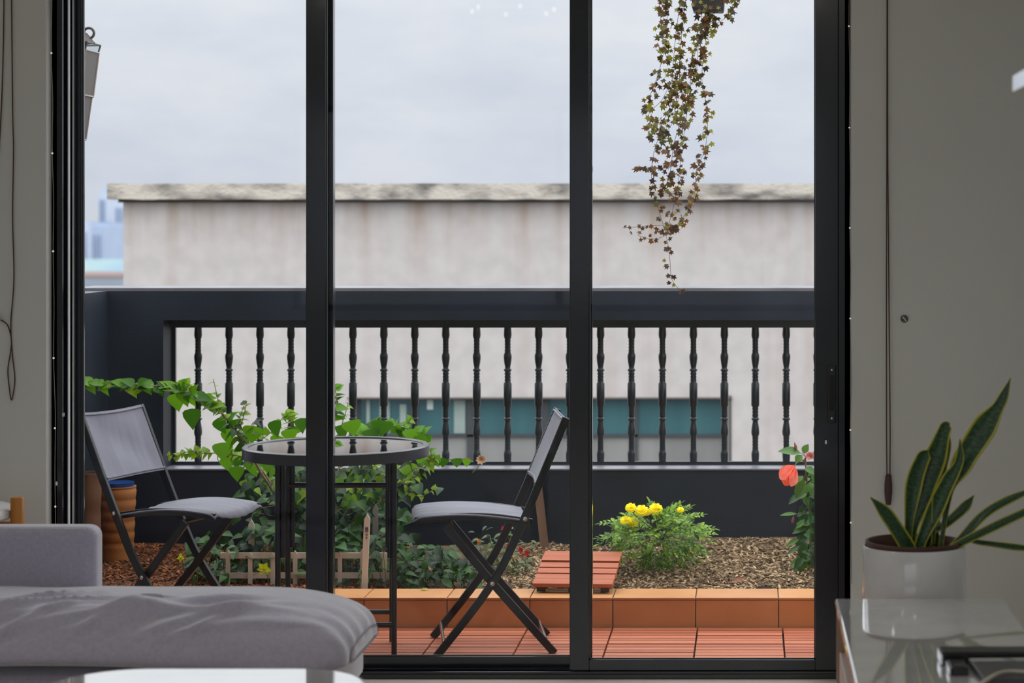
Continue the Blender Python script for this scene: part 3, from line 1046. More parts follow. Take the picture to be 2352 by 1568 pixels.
sprigs = [([(520, 965), (503, 925), (490, 870)], 8.55), ([(545, 1000), (560, 955), (566, 922)], 8.55), ([(440, 905), (432, 885), (412, 873)], 8.52),
          ([(600, 1010), (630, 985), (655, 950)], 8.8), ([(770, 1020), (790, 960), (800, 925)], 8.82), ([(890, 980), (930, 975), (945, 960)], 8.85),
          ([(930, 1110), (960, 1140), (1000, 1122)], 8.5), ([(985, 1065), (990, 1040), (975, 1020)], 8.5), ([(480, 1040), (440, 1035), (400, 1050)], 8.7)]
for lst, Y in sprigs:
    q = path(pp(lst, Y), 4)
    stems.tube(q, [.0022 * (1 - .5 * i / len(q)) for i in range(len(q))], 5)
    leafy(young, q, 9, .040, .032, rnd, spread=.9)
# long arch
sub = tp[0][int(len(tp[0]) * .52):]
for i in range(58):
    t = (i + rnd.random()) / 58 * (len(sub) - 1)
    k_ = min(len(sub) - 2, int(t))
    p_ = sub[k_].lerp(sub[k_ + 1], t - k_)
    d_ = (sub[k_ + 1] - sub[k_]).normalized()
    dv = d_ * rnd.choice((1, 1, -.6)) + V((rnd.uniform(-.3, .3), -.3, rnd.uniform(-.75, .55)))
    l_ = rnd.uniform(.050, .082) * (1 - .25 * t / len(sub))
    (young if rnd.random() < .4 else foli).leaf(p_, dv, V((rnd.uniform(-.4, .4), -.75, .7)), l_, l_ * rnd.uniform(.6, .75), None, .2, rnd.uniform(.1, .4))
leafy(foli, tp[0][int(len(tp[0]) * .3):int(len(tp[0]) * .6)], 18, .066, .056, rnd, hang=.3)
leafy(foli, tp[1][len(tp[1]) // 2:], 26, .068, .058, rnd)
leafy(young, tp[2][len(tp[2]) // 2:], 22, .050, .040, rnd)
leafy(young, tp[3][len(tp[3]) // 2:], 26, .046, .032, rnd)
leafy(young, tp[4][len(tp[4]) // 2:], 26, .056, .046, rnd)
leafy(foli, tp[5][len(tp[5]) // 2:], 16, .06, .046, rnd)
# individual large leaves, as the photo shows them: tip down
for px, py, lw, ll, tilt in ((440, 938, 40, 46, .1), (404, 903, 40, 40, .2), (585, 978, 52, 38, -.2), (500, 960, 34, 38, .5), (510, 1016, 46, 40, .1), (545, 1030, 40, 44, 0), (520, 985, 30, 40, .3), (470, 905, 30, 38, .5),
                             (630, 965, 34, 38, .2), (665, 985, 40, 30, .1), (640, 1000, 34, 32, -.2), (690, 960, 30, 34, .2), (805, 965, 44, 34, .3), (880, 965, 52, 34, -.1), (850, 985, 40, 34, .2), (960, 1000, 34, 34, .4), (940, 985, 36, 26, .2),
                             (545, 1070, 40, 34, 0), (580, 1060, 36, 34, .3), (612, 1050, 34, 34, .1), (1048, 1052, 28, 20, .1), (1020, 1052, 24, 20, -.2), (1072, 1053, 20, 18, 0), (785, 975, 30, 36, .1), (900, 1010, 34, 26, .3), (970, 1035, 36, 30, -.3), (520, 1050, 34, 30, .2)):
    Y = rnd.uniform(8.5, 8.8)
    k = Y / F
    foli.leaf(P(px, py, Y), (tilt, -.15, -1), V((rnd.uniform(-.5, .5), -1, .5)), ll * k * 1.1, lw * k, None, .15, .1)
q = path(pp([(985, 1058), (1020, 1056), (1078, 1052)], 8.9), 4)
stems.tube(q, .002, 5)
# dense leaves below the sill, shade put into their dark green
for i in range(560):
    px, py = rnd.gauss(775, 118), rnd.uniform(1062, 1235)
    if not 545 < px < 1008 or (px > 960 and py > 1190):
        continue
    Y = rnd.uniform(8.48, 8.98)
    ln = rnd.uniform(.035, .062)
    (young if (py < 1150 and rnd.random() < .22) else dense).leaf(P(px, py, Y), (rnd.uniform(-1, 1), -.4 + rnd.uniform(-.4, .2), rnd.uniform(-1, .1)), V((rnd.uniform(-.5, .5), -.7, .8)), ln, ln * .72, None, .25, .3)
for i in range(26):
    a = rnd.choice(tp)
    k = rnd.randrange(3, len(a) // 2)
    p = a[k]
    q = path([p, p + rv(.06, rnd) + V((rnd.uniform(-.06, .06), -.04, .05)), p + V((rnd.uniform(-.2, .2), rnd.uniform(-.12, .12), rnd.uniform(.02, .14)))], 3)
    stems.tube(q, .0018, 4)
    leafy(dense, q, 7, .05, .038, rnd)
at0(stems.build('branch', STEM, shrub, smooth=True))
at0(foli.build('foliage', LEAF_B, shrub, smooth=True))
at0(young.build('young_foliage', LEAF_Y, shrub, smooth=True))
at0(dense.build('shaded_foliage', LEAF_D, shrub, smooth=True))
bpy.data.objects['young_foliage']['label'] = 'fresh yellow green leaves at the shoot tips'

# cream flower on the sill edge
cf = thing('cream_flower', 'small cream flower on a stem by the sill right of the table', 'flower', P(1105, 1090, 8.95))
b_ = P(1105, 1056, 8.95)
at0(MB().tube(path([P(1085, 1085, 8.93), P(1098, 1072, 8.94), b_], 4), .0018, 5).build('flower_stem', STEM_G, cf))
mb = MB()
for k in range(9):
    a = 2 * pi * k / 9
    mb.leaf(b_, (cos(a), -.5, sin(a) + .3), (0, -1, .2), .022, .016, MB.LANCE, .2, .2)
at0(mb.build('flower_head', CREAM, cf, smooth=True))

# ---- low ground plants in front of the shrub
def ground_plant(px0, px1, py0, py1, n, Y0, Y1, ln, label, mats=LEAF_D, seed=1, shape=None):
    rnd = random.Random(seed)
    cx = ((px0 + px1) / 2 - VX) / F * (Y0 + Y1) / 2
    t = thing('ground_plant', label, 'plant', (cx, (Y0 + Y1) / 2, soil_z(cx, (Y0 + Y1) / 2)), 0, 'low leafy plants in the bed')
    st, fo = MB(), MB()
    for i in range(n):
        px = rnd.uniform(px0, px1)
        e = 1 - ((px - (px0 + px1) / 2) / ((px1 - px0) / 2)) ** 2 * .5
        py = py1 - (py1 - py0) * e * rnd.random()
        Y = rnd.uniform(Y0, Y1)
        p = P(px, py, Y)
        g = V((p.x + rnd.uniform(-.03, .03), Y + rnd.uniform(-.02, .05), 0))
        g.z = soil_z(g.x, min(9.05, g.y)) - .005
        if p.z < g.z + .01:
            p.z = g.z + .012
        if i % 2 == 0:
            st.tube([g, g.lerp(p, .6) + rv(.008, rnd), p], [.0018, .0014, .001], 4)
        l_ = ln * rnd.uniform(.65, 1.2)
        fo.leaf(p, (rnd.uniform(-1, 1), rnd.uniform(-.9, .1), rnd.uniform(-.55, .25)), V((rnd.uniform(-.4, .4), -.35, 1)), l_, l_ * .66, shape, .25, rnd.uniform(.1, .5))
    at0(st.build('plant_stem', STEM_G, t))
    at0(fo.build('foliage', mats, t, smooth=True))
    return t


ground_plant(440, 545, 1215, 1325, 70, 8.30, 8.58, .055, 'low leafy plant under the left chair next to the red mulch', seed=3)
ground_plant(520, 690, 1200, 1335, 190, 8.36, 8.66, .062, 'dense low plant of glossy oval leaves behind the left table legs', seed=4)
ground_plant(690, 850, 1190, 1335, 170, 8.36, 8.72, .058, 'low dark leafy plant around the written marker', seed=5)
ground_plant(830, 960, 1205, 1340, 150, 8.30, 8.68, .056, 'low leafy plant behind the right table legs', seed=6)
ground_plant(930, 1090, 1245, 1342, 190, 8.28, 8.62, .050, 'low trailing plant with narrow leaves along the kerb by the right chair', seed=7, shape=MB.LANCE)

# yellow iris-like bloom and small yellow sprig
def bloom(px, py, Y, r, m, label, n=6, cat='flower', stem_to=None, name='yellow_flower'):
    rnd = random.Random(int(px))
    c = P(px, py, Y)
    gz = soil_z(c.x, Y)
    t = thing(name, label, cat, (c.x, Y, gz))
    g = stem_to or V((c.x + .01, Y + .02, gz - .01))
    at0(MB().tube(path([g, g.lerp(c, .6) + V((.006, 0, 0)), c], 4), .0018, 5).build('flower_stem', STEM_G, t))
    mb = MB()
    for k in range(n):
        a = 2 * pi * k / n + rnd.uniform(-.3, .3)
        mb.leaf(c, (cos(a), -.6, sin(a)), (0, -1, .3), r * rnd.uniform(.8, 1.2), r * .7, MB.LANCE, .3, .3)
    mb.ball(c + V((0, -.004, 0)), r * .22, 8)
    at0(mb.build('petals', m, t, smooth=True))
    return t


bloom(608, 1305, 8.28, .026, LEMON, 'lemon yellow flower beside the left table legs', 6)
bloom(416, 1280, 8.36, .018, LEMON, 'small yellow green flower sprig under the left chair', 4)
bloom(1100, 1243, 8.55, .012, ORANGE, 'tiny orange flower behind the right chair frame', 5, name='orange_flower')
# impatiens with red blooms
rnd = random.Random(33)
ip = thing('red_flower_plant', 'small plant with red flowers behind the crossed legs of the right chair', 'plant', (P(1165, 0, 8.6).x, 8.6, soil_z(P(1165, 0, 8.6).x, 8.6)))
st, fo = MB(), MB()
for i in range(120):
    px, py = rnd.uniform(1085, 1225), rnd.uniform(1205, 1318)
    if py < 1240 and px > 1190:
        continue
    Y = rnd.uniform(8.5, 8.75)
    p = P(px, py, Y)
    l_ = rnd.uniform(.022, .042)
    fo.leaf(p, (rnd.uniform(-1, 1), -.4, rnd.uniform(-.4, .6)), V((rnd.uniform(-.4, .4), -.4, 1)), l_, l_ * .45, MB.LANCE, .25, .3)
    if i % 4 == 0:
        g = V((ip.location.x + rnd.uniform(-.06, .06), 8.6 + rnd.uniform(-.04, .06), ip.location.z - .005))
        st.tube([g, g.lerp(p, .6) + V((0, 0, .01)), p], .0015, 4)
at0(st.build('plant_stem', STEM_G, ip))
at0(fo.build('foliage', mat('small_leaf', (.13, .21, .07), .4, (.045, .085, .03), 5, island=.8, trans=.25), ip, smooth=True))
for px, py in ((1169, 1252), (1157, 1213), (1196, 1263), (1210, 1270)):
    mb = MB()
    c = P(px, py, 8.5)
    for k in range(5):
        a = 2 * pi * k / 5 + px
        mb.leaf(c, (cos(a), -.5, sin(a)), (0, -1, .2), .013, .012, MB.LANCE, .1, .1)
    at0(mb.build('red_flower', RED, ip, smooth=True))

# ---- marigold
rnd = random.Random(5)
mc_ = P(1527, 1310, 8.55)
mg = thing('marigold', 'bushy marigold with feathery leaves and yellow blooms on the wood chips', 'plant', (mc_.x, 8.55, soil_z(mc_.x, 8.55)))
st, fo = MB(), MB()
root = V((mc_.x, 8.55, soil_z(mc_.x, 8.55) - .01))
st.tube(path([root, P(1530, 1280, 8.55), P(1520, 1235, 8.57)], 4), [.011, .010, .0095, .009, .008, .007, .006, .005, .004], 8)
def frond(p, d, ln, rnd):
    d = d.normalized()
    q = [p + d * ln * t - V((0, 0, .25 * ln * t * t)) for t in (0, .25, .5, .75, 1)]
    st.tube(q, .0009, 3, caps=False)
    sd = d.cross(V((rnd.uniform(-.4, .4), -.6, 1))).normalized()
    for k in range(1, 6):
        c = q[0].lerp(q[-1], k / 5.2)
        c.z = p.z + (d * ln * k / 5.2).z - .25 * ln * (k / 5.2) ** 2
        for sg in (-1, 1):
            l_ = ln * .42 * (1 - .1 * k)
            fo.leaf(c, d * .75 + sd * sg * .8 + rv(.25, rnd), V((rnd.uniform(-.5, .5), -.4, 1)), l_, l_ * .50, MB.LANCE, .2, .25)
    fo.leaf(q[-1], d + V((0, 0, -.2)), V((0, -.4, 1)), ln * .34, ln * .1, MB.LANCE, .2, .2)
for i in range(135):
    a = rnd.uniform(0, 2 * pi)
    rad = sqrt(rnd.random())
    ex, ez = cos(a) * rad, sin(a) * rad
    px, py = 1512 + ex * 88, 1222 + ez * 40 + (10 if ex < 0 else 0)
    Y = 8.55 + rnd.uniform(-.12, .12)
    p = P(px, py, Y)
    o_ = P(1520, 1240, 8.56)
    if i % 3 == 0:
        st.tube(path([o_, o_.lerp(p, .5) + V((0, 0, .015)), p], 3), .0016, 4)
    d = (p - o_).normalized() * .9 + V((rnd.uniform(-.5, .5), rnd.uniform(-.8, .2), rnd.uniform(-.2, .5)))
    frond(p, d, rnd.uniform(.055, .10), rnd)
for px, py, tx, tz in ((1430, 1200, -1, .25), (1440, 1215, -1, -.05), (1425, 1230, -1, -.1), (1570, 1195, .8, .5), (1585, 1225, 1, -.1), (1580, 1240, 1, -.3), (1590, 1210, 1, .2), (1445, 1240, -1, -.3)):
    frond(P(px, py, 8.5), V((tx, -.2, tz)), .085, rnd)
for i in range(40):     # fading lower leaves
    px, py = rnd.uniform(1480, 1575), rnd.uniform(1245, 1300)
    frond(P(px, py, 8.5 + rnd.uniform(0, .1)), V((rnd.uniform(-.5, .5), -.3, -1)), .045, rnd)
at0(st.build('plant_stem', STEM_G, mg))
at0(fo.build('foliage', MAR_LEAF, mg, smooth=True))
for px, py, r, tx in ((1449, 1166, .022, -.5), (1474, 1173, .027, .2), (1506, 1169, .027, .3), (1437, 1196, .022, -.3), (1453, 1199, .024, 0), (1563, 1171, .014, .3), (1487, 1177, .014, .5)):
    c = P(px, py, 8.42)
    mb = MB()
    for ring, (rr_, el, nn) in enumerate(((1.0, .05, 13), (.85, .4, 12), (.65, .8, 10), (.4, 1.2, 7))):
        for k in range(nn):
            a = 2 * pi * k / nn + ring * .3
            d = V((cos(a) * cos(el) + tx * .4, -.5 * sin(el) - .2 + .5 * sin(a) * cos(el), sin(el) * .8 + sin(a) * cos(el) * .55))
            mb.leaf(c, d, V((0, -.5, 1)), r * rr_, r * .5, ((0, .2), (.4, .5), (.8, .55), (1, .3)), .3, .2)
    fl = at0(mb.build('flower', YELLOW, mg, smooth=True))
    sk = MB().tube(path([P(1515, 1225, 8.54), c.lerp(P(1515, 1225, 8.54), .4) + V((0, 0, -.012)), c + V((0, .01, -.012)), c], 3), [.0018] * 7 + [.003, .004, .004], 6)
    sk.build('flower_stalk', STEM_G, fl, smooth=True)

# ---- hibiscus at the right
rnd = random.Random(9)
hc = P(1856, 1305, 8.62)
hb = thing('hibiscus', 'upright hibiscus with a drooping coral flower beside the right door stile', 'plant', (hc.x, 8.62, soil_z(hc.x, 8.62)))
root = V((hc.x, 8.62, soil_z(hc.x, 8.62) - .01))
st, fo = MB(), MB()
main = path([root, P(1862, 1230, 8.6), P(1858, 1150, 8.6), P(1852, 1095, 8.6), P(1850, 1050, 8.6)], 5)
st.tube(main, [.006 * (1 - .5 * i / len(main)) for i in range(len(main))], 7)
st.tube(path([P(1858, 1140, 8.6), P(1880, 1090, 8.62), P(1895, 1040, 8.62)], 4), .0028, 6)
for (px, py, dx, dz, l_, w_) in ((1838, 1040, -1, .25, .088, .042), (1845, 1040, .5, 1, .04, .03), (1842, 1045, -.5, -.5, .04, .035), (1870, 1085, .6, -.3, .06, .045), (1868, 1080, .4, -1, .06, .045),
                                  (1850, 1110, -.6, -.7, .07, .05), (1845, 1100, -.4, -1, .06, .045), (1842, 1135, -1, -.5, .066, .034), (1830, 1180, -1, .1, .066, .018), (1838, 1175, .2, .6, .03, .02),
                                  (1858, 1182, -1, -.6, .06, .032), (1858, 1205, -1, -.35, .074, .036), (1862, 1235, -.2, .2, .04, .035), (1835, 1238, -1, -.4, .06, .022), (1840, 1252, -1, -.45, .07, .022),
                                  (1850, 1250, -.3, -.8, .06, .045), (1846, 1285, -1, -.3, .06, .034), (1850, 1278, -.5, -1, .066, .045), (1862, 1290, .5, -.7, .06, .04), (1868, 1120, .9, .2, .06, .045), (1875, 1050, .5, -1, .055, .04),
                                  (1885, 1070, .7, -.2, .07, .05), (1890, 1030, .5, .6, .06, .04), (1868, 1260, 1, -.2, .06, .04)):
    p = P(px, py, 8.57 + rnd.uniform(-.04, .05))
    near = min(main, key=lambda v: (v - p).length)
    st.tube([near, near.lerp(p, .6) + V((0, 0, .006)), p], .0012, 4)
    fo.leaf(p, (dx, -.25, dz), V((rnd.uniform(-.3, .3), -.8, .8)), l_, w_, MB.LANCE, .3, .25)
for i in range(60):
    py = rnd.uniform(1065, 1300)
    k = rnd.choice(main)
    p = P(1858 + rnd.uniform(-14, 22), py, 8.60 + rnd.uniform(-.07, .05))
    l_ = rnd.uniform(.035, .06)
    fo.leaf(p, (rnd.uniform(-1, .6), -.3, rnd.uniform(-1, .3)), V((0, -.7, .8)), l_, l_ * .6, MB.LANCE, .25, .3)
at0(st.build('plant_stem', STEM, hb, smooth=True))
at0(fo.build('foliage', HIB_LEAF, hb, smooth=True))
c = P(1824, 1070, 8.5)
mb = MB()
for k in range(5):
    a = 2 * pi * k / 5
    d = V((-.62 + .46 * cos(a), -.15 + .45 * sin(a), -.85 + .42 * cos(a + .9)))
    mb.leaf(c, d, V((cos(a), -.9, sin(a))), .078 * rnd.uniform(.9, 1.1), .048, ((0, .1), (.2, .40), (.45, .58), (.68, .60), (.86, .40), (1, .08)), .35, -.12)
fl = at0(mb.build('flower', CORAL, hb, smooth=True))
fl['label'] = 'drooping coral flower'
MB().tube(path([P(1850, 1062, 8.6), P(1838, 1056, 8.53), c], 4), .002, 5).build('flower_stalk', STEM_G, fl, smooth=True)
mb = MB()
c2 = P(1860, 1048, 8.57)
for k in range(7):
    a = 2 * pi * k / 7
    mb.leaf(c2, (cos(a), -.5, sin(a) * .8 + .4), (0, -1, .3), .022, .018, MB.LANCE, .3, .1)
at0(mb.build('pink_bud', PINK, hb, smooth=True))
mb = MB()
for p0, p1 in (((1829, 1032), (1825, 1016)), ((1846, 1062), (1850, 1050)), ((1820, 1200), (1823, 1184))):
    a_, b2 = P(*p0, 8.57), P(*p1, 8.57)
    mb.tube([a_, a_.lerp(b2, .4), b2], [.004, .0065, .0015], 7)
at0(mb.build('flower_bud', mat('bud', (.32, .12, .07), .6), hb, smooth=True))
# clear plastic bottle planted behind it
bp_ = P(1880, 1300, 8.45)
bo = thing('plastic_bottle', 'clear greenish plastic bottle upside down in the chips beside the hibiscus', 'bottle', (bp_.x, 8.45, soil_z(bp_.x, 8.45) - .01))
MB().lathe([(.014, 0), (.016, .05), (.036, .09), (.036, .30), (.034, .315), (.0335, .31), (.0335, .092), (.014, .052)], n=28, caps=False).build('bottle_body', GLASS_G, bo, smooth=True)

# fallen leaf on the kerb
fl_ = P(972, 1351, 8.17)
mb = MB().leaf((fl_.x - .01, 8.165, KZ + .003), (1, .1, .05), (0, 0, 1), .030, .02, MB.LANCE, .35, -.15)
tag(mb.build('fallen_leaf', LEAF_Y, smooth=True), 'fallen yellow leaf on the terracotta kerb', 'leaf')

# litter on the chips
q = P(1697, 1322, 8.34)
mb = MB().leaf((q.x - .02, 8.34, soil_z(q.x, 8.34) + .012), (1, .1, .1), (0, -.4, 1), .045, .026, MB.LANCE, .4, -.2)
tag(mb.build('fallen_leaf', mat('dry_leaf', (.42, .13, .05), .7, (.26, .07, .03), 20), smooth=True), 'curled reddish brown dry leaf on the tan wood chips', 'leaf')
q = P(1757, 1328, 8.30)
mb = MB()
mb.grid(lambda u, v: V((q.x, 8.30, soil_z(q.x, 8.30) + .004)) + V((.034 * cos(u * 2 * pi) * sin(v * pi), .022 * sin(u * 2 * pi) * sin(v * pi), .015 * cos(v * pi))) * (1 + .35 * mnoise.noise(V((cos(u * 6.28) * 2, sin(u * 6.28) * 2, v * 3)))), 25, 12)
tag(mb.build('bark_lump', mat('dark_bark', (.03, .022, .018), .9), smooth=True), 'dark lump of bark on the wood chips near the hibiscus', 'bark')

# ---- hanging ivy
rnd = random.Random(77)
IY = 8.30
pc = P(1627, 28, IY)
iv = thing('hanging_ivy', 'hanging ivy with long browning strands trailing from a dark pot', 'plant', (pc.x, IY, pc.z))
hw = 39 * IY / F
pot = MB()
zz = [(0, .88), (.012, .93), (.10, 1.0), (.11, 1.06), (.122, 1.06), (.122, .95), (.07, .9)]
vs, fs = [], []
for z, k in zz:
    for a in range(4):
        ang = pi / 4 + a * pi / 2
        vs.append(V((cos(ang) * hw * k * 1.414, sin(ang) * hw * k * 1.414, z)))
for i in range(len(zz) - 1):
    for a in range(4):
        fs.append((i * 4 + a, i * 4 + (a + 1) % 4, (i + 1) * 4 + (a + 1) % 4, (i + 1) * 4 + a))
fs += [(3, 2, 1, 0), (24, 25, 26, 27)]
pot.add(vs, fs)
pot.build('hanging_pot', mat('dark_planter', (.06, .055, .06), .5, (.035, .03, .03), 9), iv, bevel=.008)
hk = MB()
for sx_ in (-1, 1):
    for sy_ in (-1, 1):
        hk.tube([V((sx_ * hw * .9, sy_ * hw * .9, .118)), V((0, 0, .36))], .0012, 5)
hk.tube([V((0, 0, .36)), V((0, 0, 2.663 - pc.z))], .002, 6)
hk.build('hanger_wire', STEEL_C, iv)
strands = [[(1600, -30), (1560, -25), (1535, 20), (1530, 90), (1512, 170), (1490, 235), (1505, 285)],
           [(1605, -30), (1570, -30), (1555, 60), (1545, 160), (1540, 240), (1515, 300), (1535, 345)],
           [(1610, -30), (1580, -20), (1568, 60), (1560, 170), (1568, 250), (1548, 330), (1540, 390), (1525, 440)],
           [(1605, -25), (1540, -20), (1522, 10), (1518, 60), (1530, 130)],
           [(1620, 0), (1612, 30), (1608, 80), (1590, 150), (1582, 230), (1572, 300), (1562, 380), (1555, 440), (1535, 520)],
           [(1630, 0), (1625, 35), (1620, 100), (1612, 180), (1625, 260), (1620, 340), (1600, 390), (1592, 460), (1560, 510), (1530, 530)],
           [(1640, 0), (1638, 30), (1622, 60), (1605, 95), (1600, 160), (1580, 210)],
           [(1660, -30), (1692, -12), (1682, 15), (1665, 42), (1640, 58), (1625, 75)],
           [(1515, 310), (1502, 350), (1496, 400), (1505, 450), (1515, 490), (1530, 540), (1538, 590), (1543, 640), (1563, 668)],
           [(1530, 517), (1500, 518), (1462, 521), (1430, 523)],
           [(1530, 540), (1508, 548), (1488, 548), (1465, 540)],
           [(1540, 385), (1505, 385), (1480, 385), (1466, 380)],
           [(1545, 180), (1520, 230), (1490, 262), (1500, 300), (1482, 298)],
           [(1590, 160), (1560, 200), (1545, 280), (1520, 310)]]
vine, lv, dry = MB(), MB(), MB()
off = V((0, 0, 0))
for si, lst in enumerate(strands):
    dy = rnd.uniform(-.05, .05) if si < 8 else rnd.uniform(-.015, .015)
    q = path([P(a, b, IY + (dy if b > 20 else dy * .4)) for a, b in lst], 6)
    vine.tube(q, .0011, 4)
    tot = sum((q[i + 1] - q[i]).length for i in range(len(q) - 1))
    dens = .0068 if si < 7 else .0095
    if si in (9, 10, 8):
        dens = .014
    nn = int(tot / dens)
    for i in range(nn):
        t = (i + rnd.random()) / nn * (len(q) - 1)
        k = min(len(q) - 2, int(t))
        p = q[k].lerp(q[k + 1], t - k)
        py = VY + (CAMZ - p.z) / p.y * F
        isdry = rnd.random() < (0.35 if py < 330 else .85)
        r = rnd.uniform(.0135, .024) * (1 if py < 480 else .85)
        j = rv(1, rnd) * .019
        (dry if isdry else lv).star(p + j, (rnd.uniform(-1, 1), rnd.uniform(-.6, .3), rnd.uniform(-1.2, .3)), V((rnd.uniform(-.8, .8), -1, rnd.uniform(-.2, .9))), r, rnd)
for i in range(45):
    px, py = rnd.uniform(1590, 1668), rnd.uniform(-35, 22)
    p = P(px, py, IY - .07 + rnd.uniform(-.02, .0))
    (dry if rnd.random() < .4 else lv).star(p, (rnd.uniform(-1, 1), -.2, rnd.uniform(-1, .2)), (0, -1, .5), rnd.uniform(.011, .018), rnd)
at0(vine.build('vine', STEM_D, iv))
at0(lv.build('foliage', IVY, iv))
at0(dry.build('dry_foliage', IVY_DRY, iv))
bpy.data.objects['dry_foliage']['label'] = 'dried brown ivy leaves'

# ---- wall lantern at the left
LY = 8.12
lc = P(162, 100, LY)
ln_ = thing('wall_lantern', 'tapering bronze lantern hung outside by the left edge of the door', 'lantern', (lc.x, LY, lc.z))
k = LY / F
def frustum(z0, r0, z1, r1, rot=pi / 4):
    vs = [V((cos(rot + a * pi / 2) * r * 1.414, sin(rot + a * pi / 2) * r * 1.414, z)) for z, r in ((z0, r0), (z1, r1)) for a in range(4)]
    return vs, [(0, 1, 5, 4), (1, 2, 6, 5), (2, 3, 7, 6), (3, 0, 4, 7)]
def edges(vs, r):
    mb = MB()
    for a in range(4):
        mb.tube([vs[a], vs[4 + a]], r, 6)
        mb.tube([vs[a], vs[(a + 1) % 4]], r, 6)
        mb.tube([vs[4 + a], vs[4 + (a + 1) % 4]], r, 6)
    return mb
# domed cap with a ring
MB().lathe([(56 * k, 4 * k), (57 * k, 0 * k), (48 * k, 12 * k), (38 * k, 24 * k), (22 * k, 31 * k), (6 * k, 34 * k)], n=4).build('lantern_cap', LANTERN, ln_)
MB().tube([V((42 * k + 12 * k * cos(a), 0, 24 * k + 12 * k * sin(a))) for a in [i * pi / 8 for i in range(-3, 12)]], 3.2 * k, 8).build('cap_scroll', LANTERN, ln_, smooth=True)
v1, f1 = frustum(-18 * k, 49 * k, 0, 53 * k)
o = MB()
o.add(v1, f1)
o.build('lantern_glass', GLASS_L, ln_)
edges(v1, 2.2 * k).build('collar_frame', LANTERN, ln_, smooth=True)
v2, f2 = frustum(-120 * k, 40 * k, -18 * k, 50 * k)
o = MB()
o.add(v2, f2)
o.build('lantern_shade', LANTERN, ln_)
edges(v2, 2.4 * k).build('shade_edge', LANTERN_E, ln_, smooth=True)
v3, f3 = frustum(-220 * k, 27 * k, -118 * k, 38 * k)
o = MB()
o.add(v3, f3)
o.build('lower_shade', LANTERN, ln_)
edges(v3, 2.2 * k).build('lower_shade_edge', LANTERN_E, ln_, smooth=True)
MB().tube([V((0, 0, 34 * k)), V((0, 0, 60 * k)), V((-2.689 - lc.x, 0, 60 * k))], .007, 8).build('wall_bracket', LANTERN, ln_)

# ================================================================== THE ROOM
# ---- sofa
sf = thing('sofa', 'grey cloth sofa with a long rumpled seat in front of the sliding door', 'sofa', (-2.2, 5.85, 0))
xE, xS = -1.030, -3.35
def sofa_surface(a, th):
    """a: distance from the right end; th: angle round the cross-section."""
    x = xE - a
    Rr = .26
    e = sqrt(max(0, 1 - (1 - min(1, a / Rr)) ** 2))
    ey, ez = e ** .30 if e > 0 else 0, e ** .72 if e > 0 else 0
    yc, hy = 5.80, .335
    mid = sin(pi * max(0, min(1, (x + 2.45) / 1.35)))
    zc = .362 + .030 * mid
    c_, s_ = cos(th), sin(th)
    y = yc + hy * ey * math.copysign(abs(c_) ** (2 / 3.0), c_)
    up = .128 - .022 * mid if s_ > 0 else .030
    z = zc + up * ez * math.copysign(abs(s_) ** (2 / 2.3 if s_ > 0 else 2 / 4), s_)
    return V((x, y, z))
frnd = random.Random(12)
FOLDS = [(-2.45 + i * .074 + frnd.uniform(-.02, .02), frnd.uniform(.010, .021), frnd.uniform(.12, .44), frnd.uniform(.018, .034)) for i in range(15)]
def wrinkle(p, th, a):
    if sin(th) < -.2:
        return 0
    w = mnoise.noise(V((p.x * 2.2, p.y * 2.5, 4)))
    h_ = .010 * mnoise.noise(V((p.x * 4, p.y * 5, 2)))
    for x0, amp, rise, wid in FOLDS:                      # long folds running from the front edge up and to the right
        s_ = p.x - x0 + .035 * w
        if s_ < -.06 or s_ > .75:
            continue
        yr = 5.455 + rise * (1 - math.exp(-max(0, s_ + .02) / .23)) + .02 * mnoise.noise(V((p.x * 5, x0 * 9, 1)))
        dd = p.y - yr - (.10 * max(0, .46 - p.z) / .1)
        k_ = wid * (.7 if dd < 0 else 1.5)
        fade = max(0, min(1, (s_ + .06) / .10)) * max(0, min(1, (.75 - s_) / .45))
        h_ += amp * fade * math.exp(-(dd / k_) ** 2)
    if a < .42:                                           # gathered pleats at the right end
        g = 1 - a / .42
        pl = sin((p.y * 62 + p.x * 10) + 2 * mnoise.noise(V((p.x * 5, p.y * 5, 0))))
        sidef = max(0, min(1, (.47 - p.z) / .06))
        h_ = h_ * (1 - g) + .0048 * g * pl * (.35 + .65 * sidef) + .003 * g
    return h_
mb = MB()
NA, NT = 420, 170
rows = []
tot = xE - xS
for i in range(NA):
    t_ = i / (NA - 1)
    a = .0004 + (tot - .0004) * (t_ ** 1.7)
    row = []
    for j in range(NT):
        th = 2 * pi * j / NT
        p = sofa_surface(a, th)
        h_ = wrinkle(p, th, a)
        dirn = V((.35 if a < .2 else 0, cos(th) * .5, max(0, sin(th)))).normalized()
        row.append(p + dirn * h_)
    rows.append(row)
vs = [p for r_ in rows for p in r_]
fs = [(i * NT + j, (i + 1) * NT + j, (i + 1) * NT + (j + 1) % NT, i * NT + (j + 1) % NT) for i in range(NA - 1) for j in range(NT)]
fs.append(tuple(range(NT)))
fs.append(tuple((NA - 1) * NT + j for j in range(NT - 1, -1, -1)))
mb.add(vs, fs)
at0(mb.build('seat_cushion', SOFA, sf, smooth=True))
pip = MB()
pip.tube([sofa_surface(.0004 + 1.9 * (k_ / 120) ** 1.6, pi + .02) + V((.0, -.009, -.002)) for k_ in range(121)], .003, 6)
pip.tube([sofa_surface(.004, th_) + V((.004, 0, 0)) for th_ in [2 * pi * k_ / 60 for k_ in range(61)]], .003, 6)
at0(pip.build('cushion_piping', mat('sofa_piping', (.33, .32, .39), .9), sf, smooth=True))
